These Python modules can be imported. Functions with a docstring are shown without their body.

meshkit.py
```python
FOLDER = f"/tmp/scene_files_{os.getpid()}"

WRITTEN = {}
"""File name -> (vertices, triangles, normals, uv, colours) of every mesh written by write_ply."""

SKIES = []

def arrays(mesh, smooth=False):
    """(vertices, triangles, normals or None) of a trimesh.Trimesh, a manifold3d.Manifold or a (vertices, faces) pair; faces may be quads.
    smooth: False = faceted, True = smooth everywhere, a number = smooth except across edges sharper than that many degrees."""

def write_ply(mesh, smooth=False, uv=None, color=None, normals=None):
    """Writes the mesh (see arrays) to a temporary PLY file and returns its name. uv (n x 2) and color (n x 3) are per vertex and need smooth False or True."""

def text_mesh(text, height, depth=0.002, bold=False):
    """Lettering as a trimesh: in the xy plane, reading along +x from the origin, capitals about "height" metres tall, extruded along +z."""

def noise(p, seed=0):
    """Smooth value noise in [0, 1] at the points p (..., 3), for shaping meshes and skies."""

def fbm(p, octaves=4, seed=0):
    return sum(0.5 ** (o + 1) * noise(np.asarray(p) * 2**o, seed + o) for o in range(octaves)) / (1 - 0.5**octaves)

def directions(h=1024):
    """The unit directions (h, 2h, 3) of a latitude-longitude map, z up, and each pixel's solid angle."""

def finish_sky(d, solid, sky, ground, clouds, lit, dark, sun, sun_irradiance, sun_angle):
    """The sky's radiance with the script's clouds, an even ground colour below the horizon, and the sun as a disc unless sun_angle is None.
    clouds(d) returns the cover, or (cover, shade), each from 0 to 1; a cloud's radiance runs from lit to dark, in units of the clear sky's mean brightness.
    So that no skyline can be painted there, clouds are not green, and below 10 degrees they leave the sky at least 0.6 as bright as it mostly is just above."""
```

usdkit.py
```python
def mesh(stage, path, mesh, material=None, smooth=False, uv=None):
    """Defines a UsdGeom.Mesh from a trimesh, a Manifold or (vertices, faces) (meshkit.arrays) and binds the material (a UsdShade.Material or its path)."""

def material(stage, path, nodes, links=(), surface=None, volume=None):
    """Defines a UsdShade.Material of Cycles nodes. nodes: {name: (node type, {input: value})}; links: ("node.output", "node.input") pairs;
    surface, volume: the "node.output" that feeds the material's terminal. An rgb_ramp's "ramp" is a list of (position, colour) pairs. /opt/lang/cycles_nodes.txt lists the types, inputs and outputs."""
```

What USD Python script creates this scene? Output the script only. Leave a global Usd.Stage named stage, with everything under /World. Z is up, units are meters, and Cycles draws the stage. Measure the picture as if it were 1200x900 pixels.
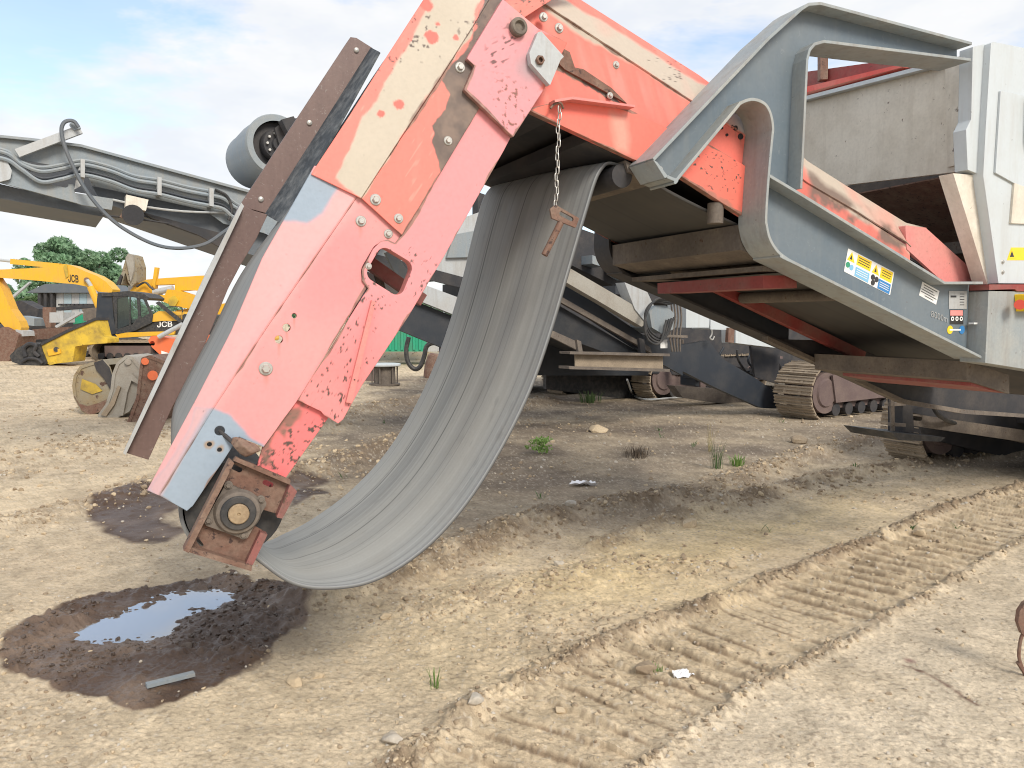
import math, random
import numpy as np, trimesh, shapely
from shapely.geometry import Polygon, LineString, Point, MultiPolygon
from pxr import Usd, UsdGeom, UsdLux, UsdShade, Gf, Sdf, Vt
import usdkit, meshkit

_TAB = np.random.default_rng(99).random((64, 64, 64)).astype(np.float32)


def noise(p, seed=0):
    """Smooth value noise in 0..1 at the points p (..., 3)."""
    p = np.asarray(p, np.float32) + np.float32(seed * 7.31)
    i = np.floor(p)
    t = p - i
    t = t * t * (3 - 2 * t)
    i = i.astype(np.int32) & 63
    j = (i + 1) & 63
    x0, y0, z0, x1, y1, z1 = i[..., 0], i[..., 1], i[..., 2], j[..., 0], j[..., 1], j[..., 2]
    tx, ty, tz = t[..., 0], t[..., 1], t[..., 2]
    T = _TAB

    def plane(z):
        a = T[x0, y0, z]
        a = a + (T[x1, y0, z] - a) * tx
        b = T[x0, y1, z]
        b = b + (T[x1, y1, z] - b) * tx
        return a + (b - a) * ty
    a = plane(z0)
    if p[..., 2].size and float(np.ptp(p[..., 2])) == 0.0:
        return a
    return a + (plane(z1) - a) * tz


def fbm(p, octaves=4, seed=0):
    p = np.asarray(p, np.float32)
    return sum(0.5 ** (o + 1) * noise(p * 2 ** o, seed + o) for o in range(octaves)) / (1 - 0.5 ** octaves)

random.seed(7)
RNG = np.random.default_rng(7)
stage = Usd.Stage.CreateInMemory()
UsdGeom.SetStageUpAxis(stage, 'Z')
UsdGeom.SetStageMetersPerUnit(stage, 1.0)
UsdGeom.Xform.Define(stage, '/World')
UsdGeom.Scope.Define(stage, '/World/Looks')

# ------------------------------------------------------------------ camera
CAM_H = 1.6
PITCH = math.atan(75 / 900)
cam = UsdGeom.Camera.Define(stage, '/World/camera')
cam.CreateHorizontalApertureAttr(36.0)
cam.CreateVerticalApertureAttr(27.0)
cam.CreateFocalLengthAttr(27.0)
cam.CreateClippingRangeAttr(Gf.Vec2f(0.05, 5000))
cam.AddTranslateOp().Set(Gf.Vec3d(0, 0, CAM_H))
cam.AddRotateXOp().Set(90 - math.degrees(PITCH))
cam.CreateExposureAttr(0.93)

# ------------------------------------------------------------------ daylight
SUN = np.array([0.46, -0.76, 0.70])
SUN /= np.linalg.norm(SUN)
sun = UsdLux.DistantLight.Define(stage, '/World/sun')
sun.CreateIntensityAttr(0.44)
sun.CreateAngleAttr(20.0)
sun.CreateColorAttr(Gf.Vec3f(1.0, 0.93, 0.82))
sun.GetPrim().CreateAttribute('inputs:normalize', Sdf.ValueTypeNames.Bool).Set(True)
_m = Gf.Matrix4d()
_m.SetLookAt(Gf.Vec3d(*(SUN * 10).tolist()), Gf.Vec3d(0, 0, 0), Gf.Vec3d(0, 0, 1))
sun.AddTransformOp().Set(_m.GetInverse())
dome = UsdLux.DomeLight.Define(stage, '/World/sky')
dome.CreateIntensityAttr(1.0)
CLOUD = 4.0
sky_mat = usdkit.material(stage, '/World/Looks/sky', {
    'sky': ('sky_texture', {'sky_type': 'single_scattering', 'sun_disc': False, 'sun_elevation': float(math.asin(SUN[2])),
                            'sun_rotation': float(math.atan2(SUN[0], SUN[1])), 'air_density': 1.0, 'aerosol_density': 1.0}),
    'tc': ('texture_coordinate', {}),
    'mp': ('mapping', {'scale': (1.0, 1.0, 2.6), 'location': (0.35, 0.1, 0.62)}),
    'n1': ('noise_texture', {'scale': 3.1, 'detail': 9.0, 'roughness': 0.58, 'distortion': 0.25}),
    'r1': ('rgb_ramp', {'ramp': [(0.0, (0.2, 0.2, 0.2)), (0.36, (0.22, 0.22, 0.22)), (0.49, (0.95, 0.95, 0.95)), (1, (1, 1, 1))]}),
    'n2': ('noise_texture', {'scale': 6.0, 'detail': 7.0, 'roughness': 0.6}),
    'r2': ('rgb_ramp', {'ramp': [(0.0, (CLOUD * .84, CLOUD * .88, CLOUD * .94)), (0.40, (CLOUD * .88, CLOUD * .91, CLOUD * .96)), (0.62, (CLOUD, CLOUD, CLOUD * 1.0)), (1, (CLOUD * 1.05, CLOUD * 1.05, CLOUD * 1.04))]}),
    'mx': ('mix', {}),
    'bg': ('background_shader', {'strength': 0.13}),
}, [('tc.generated', 'mp.vector'), ('mp.vector', 'n1.vector'), ('mp.vector', 'n2.vector'), ('n1.fac', 'r1.fac'), ('n2.fac', 'r2.fac'),
    ('r1.color', 'mx.fac'), ('sky.color', 'mx.color1'), ('r2.color', 'mx.color2'), ('mx.color', 'bg.color')], surface='bg.background')
UsdShade.MaterialBindingAPI.Apply(dome.GetPrim()).Bind(sky_mat)
dome.GetPrim().SetCustomDataByKey('kind', 'structure')

# ------------------------------------------------------------------ pixel -> place helpers (the yard's survey)
FWD = np.array([0, math.cos(PITCH), -math.sin(PITCH)])
UP = np.array([0, math.sin(PITCH), math.cos(PITCH)])
EYE = np.array([0, 0, CAM_H])


def ray(u, v):
    return np.array([1.0, 0, 0]) * (u - 600) / 900 + UP * (450 - v) / 900 + FWD


def gnd(u, v, z=0.0):
    r = ray(u, v)
    return EYE + r * (z - CAM_H) / r[2]


class Fr:
    """A vertical working plane turned by yaw: s along it, d away from us, z up."""
    def __init__(self, yaw):
        y = math.radians(yaw)
        self.w = np.array([-math.sin(y), math.cos(y), 0])
        self.l = np.array([math.cos(y), math.sin(y), 0])

    def sz(self, u, v, d):
        r = ray(u, v)
        p = EYE + r * (d / (r @ self.w))
        return np.array([p @ self.l, p[2]])

    def at(self, u, v, d):
        return self.P(*self.sz(u, v, d), d)

    def P(self, s, z, d):
        return s * self.l + d * self.w + np.array([0, 0, z])

    def dz(self, u, v, s):
        r = ray(u, v)
        p = EYE + r * (s / (r @ self.l))
        return np.array([p @ self.w, p[2]])


FM = Fr(25)
F0 = Fr(0)


def spline(pts, n=12):
    """Catmull-Rom through the points."""
    p = np.asarray(pts, float)
    p = np.vstack([2 * p[0] - p[1], p, 2 * p[-1] - p[-2]])
    out = []
    for i in range(1, len(p) - 2):
        t = np.linspace(0, 1, n, endpoint=False)[:, None]
        a, b, c, d = p[i - 1], p[i], p[i + 1], p[i + 2]
        out.append(0.5 * (2 * b + (c - a) * t + (2 * a - 5 * b + 4 * c - d) * t ** 2 + (3 * b - a - 3 * c + d) * t ** 3))
    return np.vstack(out + [p[-2:-1]])


def densify(mesh, size):
    v, f = trimesh.remesh.subdivide_to_size(mesh.vertices, mesh.faces, size, max_iter=12)
    m = trimesh.Trimesh(v, f, process=False)
    m.merge_vertices(digits_vertex=6)
    return m


def poly_mesh(poly, place, h, fine=None, flip=None):
    """Extrudes a shapely polygon by h; place(x, y, e) -> world for arrays."""
    gs = getattr(poly, 'geoms', [poly])
    ms = []
    for g in gs:
        if g.is_empty or g.area < 1e-9:
            continue
        ms.append(trimesh.creation.extrude_polygon(g, h, engine='earcut'))
    m = trimesh.util.concatenate(ms)
    if fine:
        m = densify(m, fine)
    v = place(m.vertices[:, 0], m.vertices[:, 1], m.vertices[:, 2])
    m = trimesh.Trimesh(v, m.faces[:, ::-1] if flip else m.faces, process=False)
    if flip is None and m.volume < 0:
        m.invert()
    return m


def rounded(poly, r):
    if not r:
        return poly
    return poly.buffer(-r).buffer(2 * r).buffer(-r)


def szpoly(fr, px, d, r=0.0, holes=()):
    p = Polygon([fr.sz(u, v, d) for u, v in px]).buffer(0)
    p = rounded(p, r)
    for h in holes:
        p = p.difference(h)
    return p


def ext(fr, poly, d0, d1, fine=None):
    return poly_mesh(poly, lambda x, y, e: x[:, None] * fr.l + (d0 + e)[:, None] * fr.w + y[:, None] * np.array([0, 0, 1.0]), d1 - d0, fine, True)


def plate(fr, px, d0, d1, dref=None, r=0.0, holes=(), fine=None):
    return ext(fr, szpoly(fr, px, d0 if dref is None else dref, r, holes), d0, d1, fine)


def endplate(fr, dzpts, s0, s1, fine=None):
    """A plate across the machine: polygon in (d, z), from s0 to s1 along it."""
    p = Polygon(dzpts).buffer(0)
    return poly_mesh(p, lambda x, y, e: (s0 + e)[:, None] * fr.l + x[:, None] * fr.w + y[:, None] * np.array([0, 0, 1.0]), s1 - s0, fine, False)


def disc(fr, u, v, d, r, n=20):
    c = fr.sz(u, v, d)
    return Point(*c).buffer(r, quad_segs=n // 4)


def box(c, ex, ax=None):
    m = trimesh.creation.box(ex)
    T = np.eye(4)
    if ax is not None:
        T[:3, :3] = np.array(ax).T
    T[:3, 3] = c
    m.apply_transform(T)
    return m


def beam(p0, p1, wid, hei, up=(0, 0, 1)):
    p0, p1 = np.asarray(p0, float), np.asarray(p1, float)
    x = p1 - p0
    L = np.linalg.norm(x)
    x /= L
    y = np.cross(up, x)
    y /= np.linalg.norm(y)
    z = np.cross(x, y)
    return box((p0 + p1) / 2, (L, wid, hei), (x, y, z))


def cyl(p0, p1, r, n=20, r2=None):
    p0, p1 = np.asarray(p0, float), np.asarray(p1, float)
    x = p1 - p0
    L = np.linalg.norm(x)
    x /= L
    a = np.cross(x, [0, 0, 1.0] if abs(x[2]) < .9 else [1.0, 0, 0])
    a /= np.linalg.norm(a)
    b = np.cross(x, a)
    t = np.arange(n) * 2 * np.pi / n
    ring = np.cos(t)[:, None] * a + np.sin(t)[:, None] * b
    r2 = r if r2 is None else r2
    v = np.vstack([p0 + ring * r, p1 + ring * r2, [p0], [p1]])
    f = []
    for i in range(n):
        j = (i + 1) % n
        f += [[i, j, n + j], [i, n + j, n + i], [2 * n, j, i], [2 * n + 1, n + i, n + j]]
    m = trimesh.Trimesh(v, f, process=False)
    if m.volume < 0:
        m.invert()
    return m


def lathe(p0, axis, prof, n=32):
    """prof: (distance along axis, radius) pairs."""
    p0, x = np.asarray(p0, float), np.asarray(axis, float)
    x = x / np.linalg.norm(x)
    a = np.cross(x, [0, 0, 1.0] if abs(x[2]) < .9 else [1.0, 0, 0])
    a /= np.linalg.norm(a)
    b = np.cross(x, a)
    t = np.arange(n) * 2 * np.pi / n
    ring = np.cos(t)[:, None] * a + np.sin(t)[:, None] * b
    v = np.vstack([p0 + x * h + ring * r for h, r in prof])
    f = []
    for k in range(len(prof) - 1):
        for i in range(n):
            j = (i + 1) % n
            f += [[k * n + i, k * n + j, (k + 1) * n + j], [k * n + i, (k + 1) * n + j, (k + 1) * n + i]]
    m = trimesh.Trimesh(v, f, process=False)
    if m.volume < 0:
        m.invert()
    return m


def tube(pts, r, n=8):
    p = np.asarray(pts, float)
    t = np.gradient(p, axis=0)
    t /= np.linalg.norm(t, axis=1, keepdims=True) + 1e-12
    a = np.cross(t[0], [0, 0, 1.0] if abs(t[0, 2]) < .9 else [1.0, 0, 0])
    A = []
    for i in range(len(p)):
        a = a - t[i] * (a @ t[i])
        a /= np.linalg.norm(a)
        A.append(a)
    A = np.array(A)
    B = np.cross(t, A)
    an = np.arange(n) * 2 * np.pi / n
    rr = np.broadcast_to(r, (len(p),))
    v = p[:, None] + rr[:, None, None] * (np.cos(an)[None, :, None] * A[:, None] + np.sin(an)[None, :, None] * B[:, None])
    i, j = np.meshgrid(np.arange(len(p) - 1), np.arange(n), indexing='ij')
    q = np.stack([i * n + j, i * n + (j + 1) % n, (i + 1) * n + (j + 1) % n, (i + 1) * n + j], -1).reshape(-1, 4)
    f = np.vstack([q[:, [0, 1, 2]], q[:, [0, 2, 3]]])
    v = v.reshape(-1, 3)
    k = len(v)
    v = np.vstack([v, p[:1], p[-1:]])
    caps = [[k, (s + 1) % n, s] for s in range(n)] + [[k + 1, (len(p) - 1) * n + s, (len(p) - 1) * n + (s + 1) % n] for s in range(n)]
    m = trimesh.Trimesh(v, np.vstack([f, caps]), process=False)
    if m.volume < 0:
        m.invert()
    return m


def cat(*ms):
    return trimesh.util.concatenate([m for m in ms if m is not None])


def bolt(c, ax, r):
    """Washer and hex head standing on the point c, along ax."""
    ax = np.asarray(ax, float)
    ax = ax / np.linalg.norm(ax)
    c = np.asarray(c, float)
    return cat(lathe(c - ax * .006, ax, [(0, 1e-4), (0, r), (.006 + .1 * r, r), (.006 + .22 * r, r * .86), (.006 + .22 * r, 1e-4)], 18),
               lathe(c, ax, [(0, r * .6), (r * .62, r * .6), (r * .75, r * .5), (r * .75, 1e-4)], 6))


def rock(r, seed, squash=.7, sub=2):
    m = trimesh.creation.icosphere(subdivisions=sub, radius=1.0)
    v = m.vertices
    k = 0.62 + 0.75 * fbm(v * 1.3 + seed * 7.1, 3, seed)
    v = v * k[:, None]
    rg = np.random.default_rng(seed)
    for _ in range(9):
        nrm = rg.normal(size=3)
        nrm /= np.linalg.norm(nrm)
        lim = rg.uniform(.50, .80)
        h = v @ nrm
        v = v - np.maximum(h - lim, 0)[:, None] * nrm * .92
    v = v * np.array([1, rg.uniform(.65, .95), squash]) * r
    return trimesh.Trimesh(v, m.faces, process=False)


# ------------------------------------------------------------------ materials
MATS = {}


def mat(name, col, rough=.55, metal=0.0, dirt=(.30, .25, .19), dirt_amt=.35, dirt_scale=2.2, rust=0.0, rust_scale=34., rustcol=(.09, .05, .035),
        fine=.12, fine_scale=60., bump=.15, bump_scale=90., attr=False, bevel=0.0, spec=.5, streak=None, drip=0.0, dripcol=(.22, .17, .13), wetattr=False):
    n = {'geo': ('geometry', {}),
         'n1': ('noise_texture', {'scale': dirt_scale, 'detail': 7.0, 'roughness': .65}),
         'r1': ('rgb_ramp', {'ramp': [(0, (0, 0, 0)), (.42, (0, 0, 0)), (.72, (dirt_amt,) * 3), (1, (dirt_amt,) * 3)]}),
         'm1': ('mix', {'color1': col, 'color2': dirt}),
         'n2': ('noise_texture', {'scale': fine_scale, 'detail': 4.0, 'roughness': .6}),
         'r2': ('rgb_ramp', {'ramp': [(0, (1 - 2.2 * fine,) * 3), (.5, (1, 1, 1)), (1, (1 + 1.6 * fine,) * 3)]}),
         'm2': ('mix', {'mix_type': 'multiply', 'fac': 1.0}),
         'p': ('principled_bsdf', {'roughness': rough, 'metallic': metal, 'specular_ior_level': spec}),
         'nb': ('noise_texture', {'scale': bump_scale, 'detail': 5.0, 'roughness': .6}),
         'bp': ('bump', {'strength': bump, 'distance': .004})}
    L = [('geo.position', 'n1.vector'), ('n1.fac', 'r1.fac'), ('r1.color', 'm1.fac'), ('geo.position', 'n2.vector'), ('n2.fac', 'r2.fac'),
         ('m1.color', 'm2.color1'), ('r2.color', 'm2.color2'), ('geo.position', 'nb.vector'), ('nb.fac', 'bp.height'), ('bp.normal', 'p.normal')]
    last = 'm2.color'
    if streak:
        n['ms'] = ('mapping', {'scale': (streak, streak, streak * .06)})
        n['ns'] = ('noise_texture', {'scale': 1.0, 'detail': 4.0, 'roughness': .6})
        L = [x for x in L if x[1] != 'n1.vector'] + [('geo.position', 'ms.vector'), ('ms.vector', 'n1.vector')]
        n['n1'][1]['scale'] = 1.0
        del n['ns']
    if attr:
        n['at'] = ('attribute', {'attribute': 'col'})
        L.append(('at.color', 'm1.color1'))
    if rust > 0:
        n['n3'] = ('noise_texture', {'scale': rust_scale, 'detail': 6.0, 'roughness': .7})
        n['r3'] = ('rgb_ramp', {'ramp': [(0, (0, 0, 0)), (.70 - .26 * rust, (0, 0, 0)), (.745 - .26 * rust, (1, 1, 1)), (1, (1, 1, 1))]})
        n['m3'] = ('mix', {'color2': rustcol})
        L += [('geo.position', 'n3.vector'), ('n3.fac', 'r3.fac'), ('r3.color', 'm3.fac'), (last, 'm3.color1')]
        last = 'm3.color'
    if drip > 0:
        n['md'] = ('mapping', {'scale': (17., 17., 1.6)})
        n['nd'] = ('noise_texture', {'scale': 1.0, 'detail': 6.0, 'roughness': .65})
        n['rd'] = ('rgb_ramp', {'ramp': [(0, (0, 0, 0)), (.50, (0, 0, 0)), (.68, (drip,) * 3), (1, (drip,) * 3)]})
        n['mdx'] = ('mix', {'color2': dripcol})
        n['ms2'] = ('mapping', {'scale': (9., 9., 9.), 'rotation': (.4, .7, .3)})
        n['nsc'] = ('noise_texture', {'scale': 3.0, 'detail': 8.0, 'roughness': .75, 'distortion': 1.4})
        n['rsc'] = ('rgb_ramp', {'ramp': [(0, (0, 0, 0)), (.60, (0, 0, 0)), (.66, (drip * .8,) * 3), (.70, (0, 0, 0)), (1, (0, 0, 0))]})
        n['msx'] = ('mix', {'color2': (.55, .54, .50)})
        L += [('geo.position', 'md.vector'), ('md.vector', 'nd.vector'), ('nd.fac', 'rd.fac'), ('rd.color', 'mdx.fac'), (last, 'mdx.color1'),
              ('geo.position', 'ms2.vector'), ('ms2.vector', 'nsc.vector'), ('nsc.fac', 'rsc.fac'), ('rsc.color', 'msx.fac'), ('mdx.color', 'msx.color1')]
        last = 'msx.color'
    L.append((last, 'p.base_color'))
    if wetattr:
        n['wt'] = ('attribute', {'attribute': 'wet'})
        n['rw'] = ('rgb_ramp', {'ramp': [(0, (.95,) * 3), (.5, (.6,) * 3), (1, (.36,) * 3)]})
        n['rs'] = ('rgb_ramp', {'ramp': [(0, (.12,) * 3), (1, (.42,) * 3)]})
        L += [('wt.fac', 'rw.fac'), ('rw.color', 'p.roughness'), ('wt.fac', 'rs.fac'), ('rs.color', 'p.specular_ior_level')]
    if bevel:
        n['bv'] = ('bevel', {'radius': bevel, 'samples': 4})
        L.append(('bv.bevel', 'bp.normal'))
    MATS[name] = usdkit.material(stage, '/World/Looks/' + name, n, L, surface='p.BSDF')
    return MATS[name]


mat('painted_plate', (.6, .2, .2), rough=.5, attr=True, dirt_amt=.10, fine=.05, bump=.10, bevel=.004)
mat('belt_rubber', (.3, .3, .3), rough=.62, attr=True, dirt_amt=.08, fine=.06, fine_scale=120, bump=.12)
mat('soil', (.4, .3, .2), rough=.95, attr=True, dirt_amt=0.0, fine=.30, fine_scale=210, bump=.55, bump_scale=180, spec=.15, wetattr=True)
mat('brown_steel', (.135, .082, .072), rough=.5, dirt=(.20, .14, .12), dirt_amt=.35, rust=.15, rustcol=(.06, .035, .03), fine=.12, bump=.1, bevel=.004, drip=.4, dripcol=(.20, .13, .11))
mat('skirt_rubber', (.035, .045, .055), rough=.7, dirt=(.30, .31, .31), dirt_amt=.45, dirt_scale=14, fine=.3)
mat('rusty_steel', (.16, .085, .06), rough=.8, dirt=(.27, .21, .16), dirt_amt=.6, dirt_scale=9, rust=.45, rustcol=(.055, .032, .028), fine=.25, bump=.5)
mat('dusty_steel', (.12, .10, .085), rough=.8, dirt=(.23, .19, .15), dirt_amt=.7, dirt_scale=6, rust=.3, fine=.2, bump=.35)
mat('dark_steel', (.028, .028, .032), rough=.7, dirt=(.10, .083, .07), dirt_amt=.5, dirt_scale=4, fine=.2, bump=.2)
mat('zinc_bolt', (.50, .49, .46), rough=.42, metal=.55, dirt=(.3, .25, .2), dirt_amt=.5, dirt_scale=60, fine=.15)
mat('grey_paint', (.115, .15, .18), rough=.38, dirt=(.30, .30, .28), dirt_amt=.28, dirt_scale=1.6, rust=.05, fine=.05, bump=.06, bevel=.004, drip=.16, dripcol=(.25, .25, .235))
mat('grey_dusty_paint', (.27, .30, .31), rough=.5, dirt=(.42, .39, .33), dirt_amt=.55, dirt_scale=3, rust=.1, fine=.08, bump=.1, bevel=.004, drip=.45, dripcol=(.20, .17, .14))
mat('red_paint', (.62, .075, .055), rough=.45, dirt=(.55, .42, .33), dirt_amt=.35, dirt_scale=3, rust=.12, fine=.08, bump=.1)
mat('pink_paint', (.66, .22, .20), rough=.5, dirt=(.45, .33, .27), dirt_amt=.4, dirt_scale=3.5, rust=.25, fine=.1, bump=.12)
mat('worn_red', (.24, .085, .075), rough=.65, dirt=(.17, .10, .08), dirt_amt=.9, dirt_scale=14, rust=.5, fine=.2, bump=.3)
mat('dull_red_paint', (.25, .042, .038), rough=.6, dirt=(.22, .15, .12), dirt_amt=.6, dirt_scale=5, rust=.2, fine=.15)
mat('white_paint', (.52, .56, .58), rough=.35, dirt=(.42, .39, .33), dirt_amt=.25, dirt_scale=1.7, rust=.04, fine=.03, bump=.04, bevel=.004, drip=.22, dripcol=(.36, .33, .28))
mat('cream_steel', (.70, .65, .56), rough=.55, dirt=(.40, .34, .26), dirt_amt=.6, dirt_scale=2.6, rust=.2, rust_scale=22, fine=.08, bump=.12, drip=.22, dripcol=(.30, .24, .17))
mat('light_grey_steel', (.42, .44, .45), rough=.5, dirt=(.35, .31, .26), dirt_amt=.5, dirt_scale=2.5, rust=.08, fine=.08, bump=.1, drip=.4, dripcol=(.26, .22, .18))
mat('blue_grey_steel', (.22, .26, .29), rough=.55, dirt=(.30, .29, .26), dirt_amt=.55, dirt_scale=1.8, rust=.08, fine=.1, bump=.1, drip=.4, dripcol=(.30, .28, .24))
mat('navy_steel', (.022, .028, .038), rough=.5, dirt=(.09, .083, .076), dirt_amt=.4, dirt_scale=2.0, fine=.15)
mat('black_rubber', (.025, .026, .028), rough=.6, dirt=(.16, .14, .12), dirt_amt=.4, dirt_scale=12, fine=.1)
mat('dusty_belt', (.024, .027, .032), rough=.85, dirt=(.058, .054, .052), dirt_amt=.7, dirt_scale=3.5, fine=.15, bump=.2)
mat('yellow_paint', (.74, .40, .02), rough=.4, dirt=(.50, .34, .12), dirt_amt=.35, dirt_scale=1.3, rust=.05, fine=.06, bump=.05, drip=.3, dripcol=(.42, .27, .08))
mat('dirty_yellow', (.62, .42, .04), rough=.6, dirt=(.20, .14, .05), dirt_amt=.9, dirt_scale=2.2, rust=.25, rust_scale=8, fine=.12)
mat('orange_paint', (.72, .15, .05), rough=.45, dirt=(.4, .2, .12), dirt_amt=.35, dirt_scale=3, rust=.1, fine=.08)
mat('track_steel', (.27, .215, .155), rough=.8, dirt=(.40, .32, .23), dirt_amt=.7, dirt_scale=5, rust=.15, fine=.2, bump=.3)
mat('rust_purple', (.13, .09, .085), rough=.8, dirt=(.22, .165, .135), dirt_amt=.6, dirt_scale=3, fine=.2, bump=.2)
mat('shaft_steel', (.36, .27, .17), rough=.5, metal=.3, dirt=(.2, .13, .08), dirt_amt=.7, dirt_scale=40, fine=.2)
mat('bucket_grey', (.33, .31, .27), rough=.75, dirt=(.20, .16, .12), dirt_amt=.6, dirt_scale=3, rust=.15, rust_scale=12, fine=.15, bump=.2)
mat('bucket_yellow', (.27, .24, .18), rough=.75, dirt=(.26, .17, .06), dirt_amt=.8, dirt_scale=2.4, rust=.5, rust_scale=7, fine=.15, bump=.2)
mat('stone_grey', (.46, .42, .36), rough=.9, dirt=(.36, .28, .19), dirt_amt=.7, dirt_scale=8, fine=.2, bump=.5, bump_scale=60)
mat('stone_tan', (.50, .40, .27), rough=.9, dirt=(.38, .29, .19), dirt_amt=.7, dirt_scale=9, fine=.2, bump=.5, bump_scale=60)
mat('clod_brown', (.27, .205, .14), rough=.95, dirt=(.42, .335, .225), dirt_amt=.7, dirt_scale=12, fine=.2, bump=.6)
mat('clod_wet', (.075, .053, .041), rough=.5, dirt=(.13, .095, .07), dirt_amt=.7, dirt_scale=12, fine=.2, bump=.5)
mat('white_decal', (.80, .80, .78), rough=.35, dirt_amt=.15, fine=.02, bump=0.0)
mat('yellow_decal', (.88, .60, .01), rough=.35, dirt_amt=.12, fine=.02, bump=0.0)
mat('blue_decal', (.03, .20, .48), rough=.35, dirt_amt=.1, fine=.02, bump=0.0)
mat('pale_blue_decal', (.20, .46, .68), rough=.35, dirt_amt=.1, fine=.02, bump=0.0)
mat('black_decal', (.02, .02, .022), rough=.4, dirt_amt=.1, fine=.02, bump=0.0)
mat('pink_decal', (.75, .28, .26), rough=.4, dirt_amt=.1, fine=.02, bump=0.0)
mat('red_plastic', (.65, .08, .05), rough=.35, dirt_amt=.1, fine=.02, bump=0.0)
mat('paper_white', (.8, .8, .82), rough=.6, dirt_amt=.2, fine=.03, bump=0.0)
mat('slate_steel', (.10, .118, .138), rough=.6, dirt=(.17, .16, .15), dirt_amt=.5, dirt_scale=2.0, fine=.12)
mat('bark', (.10, .075, .055), rough=.9, fine=.3, bump=.5)
mat('green_container', (.02, .30, .17), rough=.5, dirt=(.10, .20, .13), dirt_amt=.5, fine=.1)
mat('shed_blue', (.34, .45, .50), rough=.5, dirt=(.30, .30, .28), dirt_amt=.5, dirt_scale=1, fine=.1)
mat('wood_grey', (.30, .25, .18), rough=.85, dirt=(.16, .12, .08), dirt_amt=.7, dirt_scale=4, fine=.2, bump=.3)


def leafmat(name, col):
    MATS[name] = usdkit.material(stage, '/World/Looks/' + name, {
        'geo': ('geometry', {}), 'n': ('noise_texture', {'scale': .9, 'detail': 3.0}),
        'r': ('rgb_ramp', {'ramp': [(.3, tuple(c * .6 for c in col)), (.7, tuple(c * 1.5 for c in col))]}),
        'd': ('principled_bsdf', {'roughness': .55}), 't': ('translucent_bsdf', {}), 'm': ('mix_closure', {'fac': .35})},
        [('geo.position', 'n.vector'), ('n.fac', 'r.fac'), ('r.color', 'd.base_color'), ('r.color', 't.color'), ('d.BSDF', 'm.closure1'), ('t.BSDF', 'm.closure2')], surface='m.closure')


leafmat('leaf', (.19, .31, .18))
leafmat('grass', (.17, .27, .07))
leafmat('bush_leaf', (.10, .16, .06))
leafmat('dry_grass', (.30, .24, .10))
MATS['cab_glass'] = usdkit.material(stage, '/World/Looks/cab_glass', {
    't': ('transparent_bsdf', {'color': (.55, .66, .66)}), 'g': ('glossy_bsdf', {'roughness': .04, 'color': (.9, .95, 1)}), 'f': ('fresnel', {'IOR': 1.6}), 'm': ('mix_closure', {})},
    [('f.fac', 'm.fac'), ('t.BSDF', 'm.closure1'), ('g.BSDF', 'm.closure2')], surface='m.closure')
MATS['puddle_water'] = usdkit.material(stage, '/World/Looks/puddle_water', {
    'geo': ('geometry', {}), 'n': ('noise_texture', {'scale': 30., 'detail': 3.0}), 'b': ('bump', {'strength': .06, 'distance': .004}),
    'p': ('principled_bsdf', {'base_color': (.22, .22, .22), 'roughness': .06, 'specular_ior_level': 1.0, 'ior': 1.6, 'coat_weight': 1.0, 'coat_roughness': .03})},
    [('geo.position', 'n.vector'), ('n.fac', 'b.height'), ('b.normal', 'p.normal')], surface='p.BSDF')


# ------------------------------------------------------------------ things and their parts
USED = {}


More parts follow.
